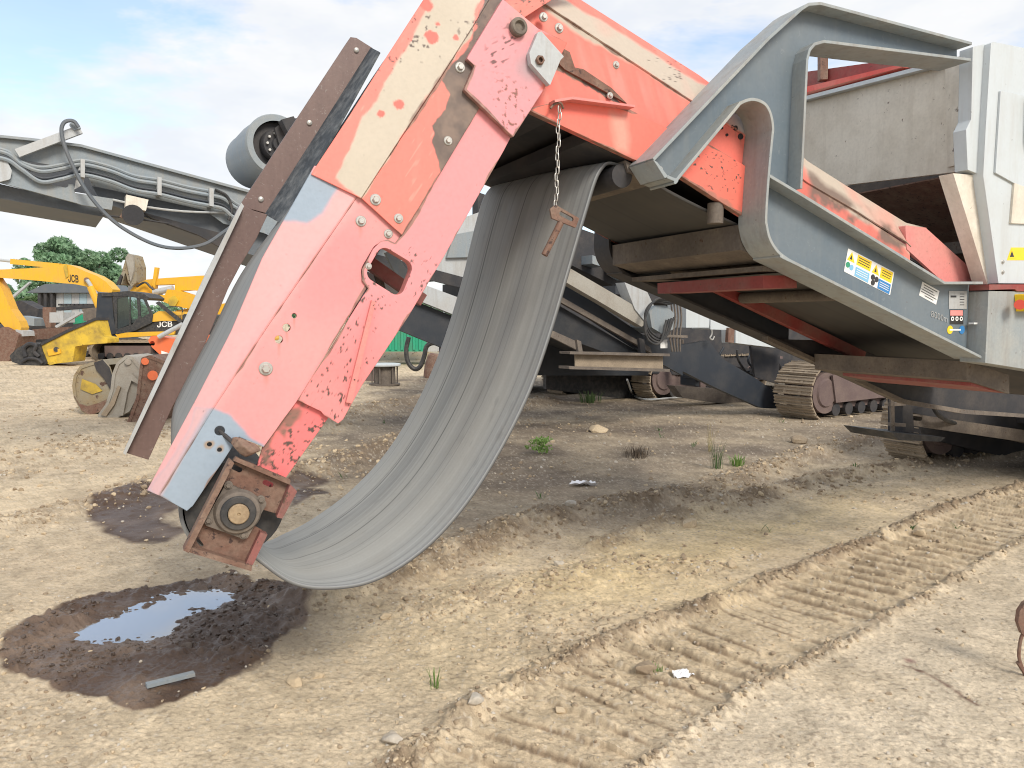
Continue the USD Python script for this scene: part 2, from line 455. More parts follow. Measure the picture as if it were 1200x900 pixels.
def numbered(parent, name):
    k = USED.get((parent, name), 0)
    USED[(parent, name)] = k + 1
    return f'{parent}/{name}' if k == 0 else f'{parent}/{name}_{k:03d}'


def put(path, mesh, material, smooth=30, col=None, origin=(0, 0, 0), wet=None):
    v, f, n = meshkit.arrays(mesh, smooth)
    v = v.astype(float)
    m = UsdGeom.Mesh.Define(stage, path)
    m.CreatePointsAttr(Vt.Vec3fArray.FromNumpy((v - origin).astype(np.float32)))
    m.CreateFaceVertexCountsAttr(Vt.IntArray.FromNumpy(np.full(len(f), 3, np.int32)))
    m.CreateFaceVertexIndicesAttr(Vt.IntArray.FromNumpy(f.astype(np.int32).ravel()))
    if n is not None:
        m.CreateNormalsAttr(Vt.Vec3fArray.FromNumpy(n.astype(np.float32)))
        m.SetNormalsInterpolation('vertex')
    if col is not None:
        c = col(v) if callable(col) else col
        UsdGeom.PrimvarsAPI(m).CreatePrimvar('col', Sdf.ValueTypeNames.Color3fArray, 'vertex').Set(Vt.Vec3fArray.FromNumpy(np.clip(c, 0, 1).astype(np.float32)))
    if wet is not None:
        UsdGeom.PrimvarsAPI(m).CreatePrimvar('wet', Sdf.ValueTypeNames.FloatArray, 'vertex').Set(Vt.FloatArray.FromNumpy(np.clip(wet, 0, 1).astype(np.float32)))
    UsdShade.MaterialBindingAPI.Apply(m.GetPrim()).Bind(MATS[material])
    return m.GetPrim()


def say(prim, **kw):
    for k, v in kw.items():
        if v:
            prim.SetCustomDataByKey(k, v)


class Thing:
    def __init__(self, name, label, category=None, group=None, kind=None, base=None):
        self.path = numbered('/World', name)
        self.x = UsdGeom.Xform.Define(stage, self.path)
        say(self.x.GetPrim(), label=label, category=category, group=group, kind=kind)
        self.base = np.zeros(3) if base is None else np.asarray(base, float)
        self.x.AddTranslateOp().Set(Gf.Vec3d(*self.base.tolist()))

    def part(self, name, mesh, material, parent=None, smooth=30, col=None, label=None, kind=None):
        p = put(numbered(parent or self.path, name), mesh, material, smooth, col, self.base)
        say(p, label=label, kind=kind)
        return str(p.GetPath())


def single(name, mesh, material, label, category=None, group=None, kind=None, smooth=30, col=None, origin=True):
    b = np.asarray(mesh.bounds) if origin else np.zeros((2, 3))
    o = np.array([(b[0, 0] + b[1, 0]) / 2, (b[0, 1] + b[1, 1]) / 2, b[0, 2]]) if origin else np.zeros(3)
    p = put(numbered('/World', name), mesh, material, smooth, col, o)
    UsdGeom.Xformable(p).AddTranslateOp().Set(Gf.Vec3d(*o.tolist()))
    say(p, label=label, category=category, group=group, kind=kind)
    return p

# ------------------------------------------------------------------ ground
def seg_dist(x, y, line):
    """Distance to a polyline, signed side and length along it."""
    line = np.asarray(line)[:, :2]
    best = np.full(x.shape, 1e9)
    side = np.zeros(x.shape)
    along = np.zeros(x.shape)
    acc = 0.0
    for a, b in zip(line[:-1], line[1:]):
        e = b - a
        L = np.linalg.norm(e)
        e = e / L
        t = np.clip((x - a[0]) * e[0] + (y - a[1]) * e[1], 0, L)
        dx, dy = x - a[0] - t * e[0], y - a[1] - t * e[1]
        d = np.hypot(dx, dy)
        m = d < best
        best = np.where(m, d, best)
        side = np.where(m, np.sign(e[0] * dy - e[1] * dx), side)
        along = np.where(m, acc + t, along)
        acc += L
    return best, side, along


def gl(px):
    return np.array([gnd(u, v)[:2] for u, v in px])


def inside(x, y, px, soft=.12, wob=.12, seed=3):
    """Soft 0..1 mask of a ground patch with a ragged edge."""
    P = Polygon(gl(px)).buffer(0)
    shapely.prepare(P)
    q = np.stack([x, y, 0 * x], -1)
    X = x + wob * (fbm(q * 2.3 + 5, 4, seed) - .5) * 2
    Y = y + wob * (fbm(q * 2.3 + 31, 4, seed + 9) - .5) * 2
    pts = shapely.points(X, Y)
    d = np.where(shapely.contains(P, pts), 1, -1) * shapely.distance(P.boundary, pts)
    return np.clip(.5 + d / soft / 2, 0, 1)


BAND_L = gl([(420, 960), (560, 838), (680, 772), (830, 717), (960, 655), (1080, 600), (1200, 562), (1290, 536)])
BAND_R = gl([(690, 960), (780, 878), (900, 795), (1050, 715), (1200, 642), (1300, 596), (1380, 572), (1440, 555)])
BAND_C = (BAND_L + BAND_R) / 2
RIDGES = [(gl([(380, 700), (480, 668), (560, 638), (650, 606), (720, 592), (790, 585)]), .20, .075, 1.0),
          (gl([(790, 585), (900, 548), (1000, 520), (1100, 500)]), .18, .05, .8),
          (gl([(330, 560), (400, 545), (470, 520), (560, 490), (640, 470)]), .30, .09, .8),
          (gl([(380, 500), (450, 478), (520, 462), (600, 455)]), .5, .10, .6),
          (gl([(420, 700), (500, 712), (600, 690), (700, 668), (800, 664)]), .22, .03, .5),
          (gl([(850, 590), (960, 560), (1060, 545), (1200, 530)]), .15, .05, .9),
          (gl([(700, 640), (800, 600), (900, 575)]), .10, .03, .7),
          (gl([(0, 620), (120, 590), (220, 560)]), .25, .05, .6),
          (gl([(0, 540), (150, 520), (260, 500)]), .4, .05, .5)]
MUD1 = [(8, 738), (60, 716), (180, 692), (280, 672), (335, 690), (365, 722), (312, 765), (268, 792), (190, 822), (110, 818), (40, 803), (12, 772)]
MUD2 = [(105, 578), (160, 570), (205, 582), (212, 632), (160, 634), (118, 612)]
MUD3 = [(318, 580), (350, 560), (382, 566), (376, 580), (335, 596)]
POOL = [(50, 748), (90, 730), (150, 712), (215, 691), (262, 687), (284, 694), (262, 712), (225, 722), (200, 744), (165, 742), (120, 748), (80, 752)]
PAINTED_SHADE = [(560, 640), (440, 600), (330, 560), (380, 500), (470, 440), (1300, 470), (1300, 560), (1100, 548), (950, 552), (850, 575), (720, 600)]  # the machine's shadow, put into the ground colour as darker soil
YELLOW1 = [(560, 690), (700, 640), (830, 600), (930, 590), (1010, 570), (990, 610), (880, 660), (800, 690), (640, 720)]
YELLOW2 = [(430, 720), (560, 700), (640, 760), (560, 800), (450, 800)]
GREY_FLAT = [(780, 900), (900, 800), (1050, 720), (1250, 640), (1300, 960), (700, 960)]


def height(x, y, fine=True):
    q = np.stack([x, y, np.zeros_like(x)], -1)
    h = .10 * (fbm(q * .35 + 3, 3, 11) - .5) + .035 * (fbm(q * 1.3, 3, 5) - .5)
    near = np.clip((16 - y) / 8, 0, 1)
    loose = np.zeros_like(x)
    wob = .12 * (fbm(q * 2.0 + 9, 3, 21) - .5)
    for line, wd, amp, lo in RIDGES:
        d, s, t = seg_dist(x, y, line)
        k = np.exp(-((d + wob) / wd) ** 2)
        h = h + amp * k * (.6 + .8 * noise(np.stack([t * 2.2, 0 * t, 0 * t], -1), 4))
        loose = np.maximum(loose, lo * np.exp(-((d + wob) / (wd * 1.5)) ** 2))
    d, s, t = seg_dist(x, y, BAND_C)
    dd = d + .06 * (fbm(q * 4 + 2, 2, 8) - .5)
    inb = 1 / (1 + np.exp(np.clip((dd - .31) / .032, -40, 40)))
    dl = np.exp(-(((s * d) - .385 + wob * .45) / .075) ** 2)
    dr = np.exp(-(((s * d) + .35 + wob * .45) / .045) ** 2)
    tt = t + .05 * s * d + .02 * (noise(q * 2.5, 33) - .5)
    ph = (tt / .158) % 1.0
    sharp = np.clip((np.abs(ph - .5) - .29) / .10, 0, 1)
    grouse = sharp * np.clip(2.4 * fbm(q * 1.6, 3, 6) - .25, .15, 1.1)
    h = h - .014 * inb + .022 * inb * grouse + .019 * dl * (.4 + 1.2 * noise(np.stack([t * 3, 0 * t, 0 * t], -1), 7)) + .010 * dr
    loose = np.maximum(loose, np.maximum(dl, .7 * dr))
    loose = np.maximum(loose, inb * (.06 + .22 * grouse))
    m1 = inside(x, y, MUD1, .05, .22)
    pool = inside(x, y, POOL, .10, .10, 17)
    h = h + m1 * (.035 * (fbm(q * 3, 3, 61) - .45)) - .026 * pool * near
    loose = np.maximum(loose, m1 * (.25 + .65 * np.clip((fbm(q * 1.6, 3, 71) - .42) * 6, 0, 1)) * (1 - .45 * pool))
    base_loose = np.clip((fbm(q * .9 + 40, 4, 31) - .45) * 3, 0, 1) * .35
    flat = inside(x, y, GREY_FLAT, .25, .1, 41)
    loose = np.clip(np.maximum(loose, base_loose * (1 - .6 * flat)), 0, 1)
    if fine:
        c1 = np.maximum(fbm(q * 7, 3, 1) - .42, 0) * 2
        c2 = np.maximum(noise(q * 22, 2) - .45, 0) * 1.8
        c3 = np.maximum(noise(q * 55, 3) - .45, 0) * 1.8
        n4 = np.abs(noise(q * 90, 13) - .5) * 2
        c3 = .6 * c3 + .8 * np.abs(noise(q * 38, 113) - .5)
        h = h + near * (loose * (.034 * c1 + .026 * c2 + .018 * c3) + .0035 * c2 + .0048 * (c3 + n4 * .55 * np.clip(4.6 - y, 0, 1)) + .008 * (fbm(q * 4, 3, 15) - .5))
    return h, loose, m1, pool, inb, np.maximum(dl, .12 * dr), inb * grouse * (1 - sharp * .0), ph


def lerp(a, b, t):
    return a + (np.asarray(b) - a) * np.asarray(t)[..., None]


def soil_colour(x, y, loose, m1, pool, inb, berm, ph):
    q = np.stack([x, y, np.zeros_like(x)], -1)
    c = np.broadcast_to(np.array([.55, .455, .325]), x.shape + (3,)).copy()
    v = fbm(q * .8 + 13, 4, 44)
    c = lerp(c, (.60, .49, .34), np.clip((v - .45) * 3, 0, 1))
    c = lerp(c, (.45, .365, .26), np.clip((.5 - v) * 3, 0, 1) * .8)
    c = lerp(c, (.56, .485, .375), inside(x, y, GREY_FLAT, .5, .35, 41) * .85)
    c = lerp(c, (.64, .51, .30), inside(x, y, YELLOW1, .35, .4, 43) * .75)
    c = lerp(c, (.62, .51, .34), inside(x, y, YELLOW2, .3, .3, 47) * .6)
    c = lerp(c, (.185, .152, .120), inside(x, y, PAINTED_SHADE, .5, .7, 51) * (.50 + .50 * np.clip((fbm(q * 1.1, 3, 9) - .3) * 2.5, 0, 1)))
    clod = np.clip(loose * 1.3 - .2, 0, 1) * np.clip((fbm(q * 5, 3, 81) - .32) * 3.2, 0, 1)
    c = lerp(c, (.20, .148, .10), clod * .92)
    c = lerp(c, (.52, .42, .285), inb * .6)
    brk = np.clip((fbm(q * 3.3, 4, 83) - .33) * 3.5, 0, 1)
    c = lerp(c, (.25, .185, .125), np.clip(berm * 1.5 - .3, 0, 1) * brk * .75)
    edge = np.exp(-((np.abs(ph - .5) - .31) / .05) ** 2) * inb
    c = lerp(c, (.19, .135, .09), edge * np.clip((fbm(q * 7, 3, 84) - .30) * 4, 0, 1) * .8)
    c *= (.70 + .6 * fbm(q * 9, 4, 23))[..., None] * (.86 + .28 * noise(q * 60, 24))[..., None]
    sp = noise(q * 70, 91)
    c = lerp(c, (.55, .49, .40), np.clip((sp - .76) * 8, 0, 1) * .5)
    c = lerp(c, (.15, .11, .08), np.clip((noise(q * 75, 92) - .70) * 7, 0, 1) * .38)
    c *= np.array([.93, .92, .91])
    c = lerp(c, (.29, .225, .155), inside(x, y, MUD1, .22, .35, 19) * .75)
    c = lerp(c, (.31, .245, .175), inside(x, y, MUD2, .3, .4, 23) * .6)
    wet = np.maximum(m1, np.maximum(inside(x, y, MUD2, .12, .28, 5) * .85, inside(x, y, MUD3, .1, .2, 5)))
    wc = lerp(np.broadcast_to(np.array([.078, .048, .032]), c.shape).copy(), (.165, .115, .082), np.clip((fbm(q * 4, 3, 14) - .45) * 3, 0, 1))
    c = lerp(c, wc, np.clip((wet - .30) * 3.5, 0, 1))
    st = [(1060, 780), (1090, 792), (1115, 808), (1145, 826)]
    d, _, _ = seg_dist(x, y, gl(st))
    c = lerp(c, (.16, .10, .075), np.clip(1.3 - d / .022 - .8 * noise(q * 40, 5), 0, 1) * .9)
    d = np.hypot(x - gnd(1066, 775)[0], y - gnd(1066, 775)[1])
    c = lerp(c, (.20, .10, .09), np.clip(1.2 - d / .03, 0, 1) * .8)
    return c, wet


def make_ground():
    a = np.concatenate([np.linspace(-7, -.95, 20)[:-1], np.linspace(-.95, -.74, 12)[:-1], np.linspace(-.74, .74, 900), np.linspace(.74, .95, 12)[1:], np.linspace(.95, 7, 20)[1:]])
    vpx = np.concatenate([np.arange(935, 560, -.62), np.arange(560, 395, -.8)])
    yn = CAM_H / np.tan(PITCH + np.arctan((vpx - 450) / 900))
    y = np.concatenate([[-60, -30, -14, -7, -3, -1, 0, .8, 1.5, 2.0], yn[yn > 2.3], [95, 120, 160, 230, 330, 500, 900]])
    ye = np.maximum(y, 2.3)
    X = a[None, :] * ye[:, None]
    Y = np.broadcast_to(y[:, None], X.shape)
    X, Y = X.ravel(), Y.ravel().copy()
    h, loose, m1, pool, inb, berm, bars, ph = height(X, Y)
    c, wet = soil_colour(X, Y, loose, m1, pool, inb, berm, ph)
    nr, nc = len(y), len(a)
    i, j = np.meshgrid(np.arange(nr - 1), np.arange(nc - 1), indexing='ij')
    k = (i * nc + j).ravel()
    f = np.vstack([np.stack([k, k + 1, k + nc], -1), np.stack([k + 1, k + nc + 1, k + nc], -1)])
    v = np.stack([X, Y, h], -1)
    m = trimesh.Trimesh(v, f, process=False)
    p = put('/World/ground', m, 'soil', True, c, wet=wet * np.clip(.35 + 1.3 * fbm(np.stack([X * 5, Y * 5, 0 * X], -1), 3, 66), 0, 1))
    say(p, label='bare rutted sandy earth of the machinery yard with wet dark patches', kind='structure')


make_ground()
# the puddle: a level sheet of water in its hollow, its shore broken by the clods
_pp = Polygon(gl([(40, 752), (60, 735), (130, 715), (215, 684), (285, 678), (318, 694), (300, 716), (240, 744), (200, 762), (110, 770)])).buffer(.03)
_g = np.array([(x, y) for x in np.arange(-2.7, -1.1, .03) for y in np.arange(3.4, 4.9, .03)])
_in = shapely.contains(_pp, shapely.points(_g))
_hh = height(_g[_in][:, 0], _g[_in][:, 1])[0]
PUDDLE_Z = float(np.percentile(_hh, 36))
_wm = poly_mesh(_pp, lambda x, y, e: np.stack([x, y, PUDDLE_Z - .002 + e], -1), .002)
single('puddle', _wm, 'puddle_water', 'shallow bright puddle in the dark wet mud patch', None, None, 'structure')

# ------------------------------------------------------------------ the red and grey crusher with the folded conveyor
DN = 2.755                     # near side plate of the folded head section
DF = DN + 1.15                 # its far side
DG = DN - .14                  # near edge of the grey cradle's flanges


def pmask(s, z, px, d, soft=.004, wob=.012, freq=18., seed=1, fr=FM):
    P = Polygon([fr.sz(u, v, d) for u, v in px]).buffer(0)
    shapely.prepare(P)
    q = np.stack([s, z, 0 * s], -1)
    S = s + wob * (fbm(q * freq + 5, 4, seed) - .5) * 2
    Z = z + wob * (fbm(q * freq + 31, 4, seed + 9) - .5) * 2
    pts = shapely.points(S, Z)
    dd = np.where(shapely.contains(P, pts), 1, -1) * shapely.distance(P.boundary, pts)
    return np.clip(.5 + dd / soft / 2, 0, 1)


RUSTC = (.085, .055, .045)


def chips(c, s, z, amt, seed, rustc=RUSTC, scale=80.):
    """Small rust chips and scratches, in clusters."""
    q = np.stack([s, z, 0 * s], -1)
    cl = np.clip((fbm(q * 3.1 + seed, 3, seed) - (.72 - .30 * amt)) * 9, 0, 1)
    m = np.clip((fbm(q * scale, 3, seed + 3) - (.83 - .135 * cl)) * 18, 0, 1) * np.clip(cl + .22, 0, 1)
    return lerp(c, rustc, m)


def sz_of(V):
    return V @ FM.l, V[:, 2]


def edge_wear(c, s, z, px, seed, wid=.007, d=None, amt=.85):
    """Bare rusty metal along the cut edges of a plate."""
    P = Polygon([FM.sz(u, v, DN if d is None else d) for u, v in px]).buffer(0)
    dd = shapely.distance(P.exterior, shapely.points(s, z))
    q = np.stack([s, z, 0 * s], -1)
    k = np.clip((1.3 * wid * np.clip(4.2 * fbm(q * 8, 3, seed) - 1.75, -.3, 2.2) - dd) / .003, 0, 1)
    return lerp(c, lerp(np.broadcast_to(np.array([.13, .075, .055]), c.shape).copy(), (.30, .19, .14), noise(q * 60, seed)), k * amt)


def runs(c, s, z, spots, seed, d=None):
    """Thin rust runs and a grimy ring at each bolt."""
    q = np.stack([s, z, 0 * s], -1)
    for (u, v, r) in spots:
        c0 = FM.sz(u, v, DN if d is None else d)
        ds, dz = s - c0[0] + .004 * (noise(q * 30, seed) - .5), c0[1] - z
        L = .05 + 2.5 * r * noise(np.array([[u * .7, v * .3, 0.]]), seed)[0]
        k = np.clip(1 - np.abs(ds) / (r * .55), 0, 1) * np.clip(dz / .006, 0, 1) * np.clip(1 - dz / L, 0, 1)
        ring = np.clip(1.45 - np.hypot(ds, dz) / r - .5 * fbm(q * 40, 2, seed), 0, 1)
        c = lerp(c, (.30, .15, .10), np.clip(k * .75 + ring * .7, 0, 1))
    return c


def col_upper(V):
    s, z = sz_of(V)
    q = np.stack([s, z, 0 * s], -1)
    c = np.broadcast_to(np.array([.80, .20, .16]), V.shape).copy()
    c = lerp(c, (.72, .26, .21), np.clip((fbm(q * np.array([30., 4., 1.]) + 3, 3, 2) - .52) * 5, 0, 1) * .35 * pmask(s, z, [(430, 200), (520, 90), (540, 140), (470, 215)], DN, .05, .03))
    worn = pmask(s, z, [(395, 208), (432, 128), (478, 58), (505, 2), (520, -30), (575, -30), (558, 8), (552, 40), (530, 70), (512, 92), (470, 160), (423, 233)], DN, .003, .014, 16, 4)
    beige = lerp(np.broadcast_to(np.array([.46, .395, .31]), c.shape).copy(), (.52, .455, .365), fbm(q * 5, 3, 5))
    c = lerp(c, beige, worn)
    for (u, v, r) in [(508, 41, .026), (534, 45, .013), (468, 121, .019), (448, 132, .013), (515, 25, .008), (505, 0, .026), (520, 90, .012)]:
        c0 = FM.sz(u, v, DN)
        d = np.hypot(s - c0[0], z - c0[1]) + .012 * (fbm(q * 60, 2, 7) - .5)
        c = lerp(c, (.70, .13, .10), np.clip((r - d) / .003, 0, 1))
    rp = [(558, 30), (572, -30), (640, -30), (600, 0), (585, 6), (545, 72), (556, 80), (545, 108), (575, 130), (540, 185), (515, 205), (506, 168), (505, 148), (521, 128), (525, 112), (516, 96), (524, 80), (545, 60)]
    rust = pmask(s, z, rp, DN, .003, .012, 20, 14)
    rc = lerp(np.broadcast_to(np.array([.115, .082, .070]), c.shape).copy(), (.20, .14, .11), np.clip((fbm(q * 22, 4, 8) - .42) * 3, 0, 1))
    c = lerp(c, rc, rust)
    ring = pmask(s, z, rp, DN, .003, .012, 20, 14)
    c = chips(c, s, z, .45, 22)
    sc = np.clip((noise(np.stack([s * 9 + z * 14, s * 90 - z * 60, 0 * s], -1), 5) - .86) * 9, 0, 1)
    c = lerp(c, (.75, .35, .28), sc * .5 * (1 - rust) * (1 - worn))
    c = runs(c, s, z, [(440, 234, .021), (467, 256, .018)], 3)
    return edge_wear(c, s, z, UPR, 91, .006)


def col_lower(V):
    s, z = sz_of(V)
    q = np.stack([s, z, 0 * s], -1)
    c = np.broadcast_to(np.array([.73, .255, .26]), V.shape).copy()
    c = lerp(c, (.74, .33, .32), np.clip((fbm(q * 2.2, 3, 6) - .4) * 3, 0, 1) * .6)
    pale = pmask(s, z, [(150, 600), (187, 585), (251, 478), (313, 384), (371, 300), (452, 190), (340, 190), (100, 560)], DN, .025, .012, 6, 3)
    c = lerp(c, (.74, .39, .38), pale * .7)  # flange turned to sun and sky: its lighter look is painted in
    gtop = pmask(s, z, [(330, 190), (405, 205), (392, 232), (380, 250), (362, 262), (335, 258), (320, 250)], DN, .008, .012, 10, 5)
    gbot = pmask(s, z, [(140, 620), (206, 530), (232, 477), (250, 476), (272, 487), (290, 508), (312, 524), (300, 600), (220, 640)], DN, .006, .012, 10, 6)
    grey = np.array([.28, .345, .42])
    c = lerp(c, grey, np.maximum(gtop, gbot))
    edge = pmask(s, z, [(170, 575), (186, 585), (245, 478), (233, 470)], DN, .01, .005, 8, 7)
    c = lerp(c, (.70, .38, .36), edge * gbot * .8)
    c = chips(c, s, z, .22, 31)
    for (u, v, r) in [(245.6, 521, .018), (257.4, 527.4, .016), (257, 505, .012)]:
        c0 = FM.sz(u, v, DN)
        d = np.hypot(s - c0[0], z - c0[1]) + .016 * (fbm(q * 40, 2, 9) - .5)
        c = lerp(c, (.33, .22, .13), np.clip((r - d) / .008, 0, 1) * .8)
    c = runs(c, s, z, [(423, 259, .02), (455, 274, .017), (311.5, 432, .024), (345, 370, .009), (336, 384, .014), (327, 398, .014)], 4)
    return edge_wear(c, s, z, LOW, 92, .005)


def col_strip(V):
    s, z = sz_of(V)
    q = np.stack([s, z, 0 * s], -1)
    c = np.broadcast_to(np.array([.74, .27, .285]), V.shape).copy()
    c = lerp(c, (.74, .22, .215), np.clip((FM.sz(455, 330, DN)[1] - z) * 3, 0, 1) * .9)
    c = lerp(c, (.70, .30, .29), np.clip((fbm(q * 3, 3, 4) - .5) * 4, 0, 1) * .4)
    c = chips(c, s, z, .7, 47, scale=85)
    return edge_wear(c, s, z, STRIP, 93, .008)


def col_tongue(V):
    s, z = sz_of(V)
    q = np.stack([s, z, 0 * s], -1)
    c = np.broadcast_to(np.array([.76, .17, .17]), V.shape).copy()
    c = lerp(c, (.72, .20, .19), np.clip((fbm(q * 5, 3, 4) - .45) * 4, 0, 1) * .6)
    c = chips(c, s, z, 1.5, 53, scale=46)
    c = chips(c, s, z, 1.2, 57, scale=80)
    e = pmask(s, z, [(345, 462), (362, 470), (330, 530), (318, 545), (300, 535)], DN, .01, .02, 14, 7)
    return lerp(c, (.20, .12, .09), e * np.clip((fbm(q * 25, 3, 5) - .34) * 5, 0, 1) * .9)


def col_pivot(V):
    s, z = sz_of(V)
    q = np.stack([s, z, 0 * s], -1)
    c = np.broadcast_to(np.array([.70, .275, .30]), V.shape).copy()
    c = lerp(c, (.72, .15, .11), pmask(s, z, [(626, 36), (665, 50), (640, 112), (628, 106), (636, 60)], DN, .006, .02, 14, 8))
    g = FM.sz(616, 82, DN)
    d = np.hypot((s - g[0]) * 1.0, (z - g[1]) * 1.0)
    spray = np.clip(1.25 - d / .095 - .5 * fbm(q * 9, 3, 3), 0, 1)
    c = lerp(c, (.23, .27, .30), spray * .85)
    pb = FM.sz(606, 33, DN)
    d = np.hypot(s - pb[0], z - pb[1])
    c = lerp(c, (.45, .35, .27), np.clip(1.2 - d / .075 - .5 * fbm(q * 14, 3, 3), 0, 1) * .6)
    scr = pmask(s, z, [(560, 70), (588, 25), (602, 45), (588, 75), (570, 90)], DN, .02, .03, 10, 12)
    c = lerp(c, (.16, .07, .07), scr * np.clip((noise(np.stack([s * 55 + z * 20, z * 110 - s * 60, 0 * s], -1), 3) - .68) * 9, 0, 1))
    low = pmask(s, z, [(580, 90), (630, 110), (600, 160), (575, 150)], DN, .03, .03, 10, 13)
    c = lerp(c, (.22, .09, .07), low * np.clip((fbm(q * 70, 3, 3) - .64) * 14, 0, 1))
    c = chips(c, s, z, .4, 61)
    return edge_wear(c, s, z, PIV, 94, .007)


def col_main(V):
    s, z = sz_of(V)
    q = np.stack([s, z, 0 * s], -1)
    c = np.broadcast_to(np.array([.78, .175, .135]), V.shape).copy()
    st = noise(np.stack([s * 26 + z * 10, z * 3.0, 0 * s], -1), 5)
    c = lerp(c, (.68, .28, .22), np.clip((st - .5) * 2.2, 0, 1) * .45)
    pink = pmask(s, z, [(645, 15), (790, 105), (780, 140), (735, 125), (665, 65)], DN, .05, .06, 5, 3)
    c = lerp(c, (.70, .24, .20), pink * np.clip((noise(np.stack([s * 50 + z * 18, z * 6.0, 0 * s], -1), 8) - .35) * 2, 0, 1) * .8)
    worn = pmask(s, z, [(600, -40), (640, 6), (720, 60), (805, 112), (880, 160), (950, 210), (1075, 300), (1110, 260), (960, 150), (817, 80), (677, -10)], DN, .008, .02, 9, 14)
    c = lerp(c, (.47, .395, .32), worn * np.clip(.75 + 1.2 * (fbm(q * 4, 3, 6) - .3), 0, 1))
    mudz = pmask(s, z, [(935, 195), (965, 205), (1060, 262), (1066, 300), (1040, 285), (950, 232)], DN, .02, .05, 8, 15)
    c = lerp(c, (.17, .115, .09), mudz * np.clip((fbm(q * 11, 4, 18) - .30) * 4, 0, 1) * .95)
    red = pmask(s, z, [(935, 175), (958, 195), (952, 240), (930, 225)], DN, .02, .03, 8, 16)
    c = lerp(c, (.70, .16, .12), red * .8)
    torn = pmask(s, z, [(655, 58), (664, 62), (672, 80), (690, 84), (715, 100), (733, 120), (722, 116), (662, 82), (655, 78)], DN, .002, .010, 26, 17)
    c = lerp(c, lerp(np.broadcast_to(np.array([.10, .075, .062]), c.shape).copy(), (.22, .17, .13), np.clip((fbm(q * 25, 3, 9) - .45) * 4, 0, 1)), torn)
    c = runs(c, s, z, [(722, 76, .016), (655, 33, .02), (868, 160, .013), (862, 150, .011)], 6, DM)
    c = chips(c, s, z, .4, 67)
    return edge_wear(c, s, z, MF, 96, .008, DM)


def col_lip(V):
    s, z = sz_of(V)
    q = np.stack([s, z, 0 * s], -1)
    c = np.broadcast_to(np.array([.79, .165, .12]), V.shape).copy()
    w = pmask(s, z, [(716, 130), (734, 132), (738, 180), (722, 178)], DN, .02, .03, 8, 3)
    c = lerp(c, (.60, .36, .28), w * .7)
    edge = pmask(s, z, [(610, 128), (738, 180), (794, 200), (875, 246), (875, 262), (738, 192), (610, 138)], DN, .008, .02, 10, 4)
    c = lerp(c, (.30, .16, .12), edge * np.clip((fbm(q * 14, 3, 5) - .3) * 3, 0, 1) * .8)
    c = chips(c, s, z, .45, 71)
    return edge_wear(c, s, z, LIP, 95, .008, DM)


def strip_between(lineA, lineB, n=60):
    """Sheet between two world polylines (same count), 8 mm thick to the back."""
    A, B = np.asarray(lineA), np.asarray(lineB)
    k = len(A)
    rows = [A + (B - A) * t for t in np.linspace(0, 1, n)]
    nrm = np.cross(A[-1] - A[0], B[0] - A[0])
    nrm /= np.linalg.norm(nrm)
    v = np.vstack(rows + [r + nrm * .008 for r in rows])
    m = n * k
    f = []
    for i in range(n - 1):
        for j in range(k - 1):
            a = i * k + j
            f += [[a, a + 1, a + k + 1], [a, a + k + 1, a + k], [m + a, m + a + k + 1, m + a + 1], [m + a, m + a + k, m + a + k + 1]]
    rim = [j for j in range(k)] + [i * k + k - 1 for i in range(1, n)] + [(n - 1) * k + j for j in range(k - 2, -1, -1)] + [i * k for i in range(n - 2, 0, -1)]
    for a, b in zip(rim, rim[1:] + rim[:1]):
        f += [[a, m + a, b], [b, m + a, m + b]]
    t = trimesh.Trimesh(v, f, process=False)
    trimesh.repair.fix_normals(t)
    return t


def resample(p, n):
    p = np.asarray(p, float)
    L = np.concatenate([[0], np.cumsum(np.linalg.norm(np.diff(p, axis=0), axis=1))])
    t = np.linspace(0, L[-1], n)
    return np.stack([np.interp(t, L, p[:, i]) for i in range(p.shape[1])], -1)


M1 = Thing('crushing_machine', 'big red and grey crusher with folded pink conveyor head and slack hanging belt', 'crusher', base=(1.2, 3.6, 0))

# window through the folded head
_win = rounded(Polygon([FM.sz(u, v, DN) for u, v in [(447, 287), (485, 310), (469, 350), (426, 323)]]), .032)
_holes = [disc(FM, 345, 370, DN, .009), disc(FM, 336, 384, DN, .014), disc(FM, 327, 398, DN, .014), disc(FM, 257.6, 505, DN, .017), disc(FM, 245.6, 521, DN, .008), disc(FM, 257.4, 527.4, DN, .008)]
LOW = [(187, 581), (251, 478), (313, 384), (371, 300), (440, 200), (520, 210), (470, 276), (431, 336), (349, 469), (309, 524), (280, 512), (262, 540), (226, 593), (219, 599)]
M1.part('lower_side_plate', plate(FM, LOW, DN + .004, DN + .016, DN, holes=[_win.buffer(.02)] + _holes, fine=.008), 'painted_plate', smooth=False, col=col_lower)
_o = [FM.at(u, v, DN + .07) for u, v in [(174.7, 575.5), (233, 467), (273, 389), (309, 304), (370, 196)]]
_c = [FM.at(u, v, DN + .004) for u, v in [(187.2, 581), (251.2, 478), (313.2, 384), (371.2, 300), (440.2, 200)]]
M1.part('lower_edge_flange', strip_between(resample(_c, 200), resample(_o, 200), 24), 'painted_plate', smooth=False, col=col_lower)
UPR = [(423, 233), (517, 90), (556, 28), (590, -28), (690, -28), (600, 30), (580, 95), (557, 133), (517, 200), (470, 276)]
M1.part('upper_side_plate', plate(FM, UPR, DN - .012, DN - .005, DN, fine=.008), 'painted_plate', smooth=False, col=col_upper)
_o = [FM.at(u, v, DN + .065) for u, v in [(365, 205), (409, 138), (453, 68), (497, 0), (515, -28)]]
_c = [FM.at(u, v, DN - .012) for u, v in [(423.3, 233), (470, 161.5), (517.2, 90), (556.2, 28), (590.2, -28)]]
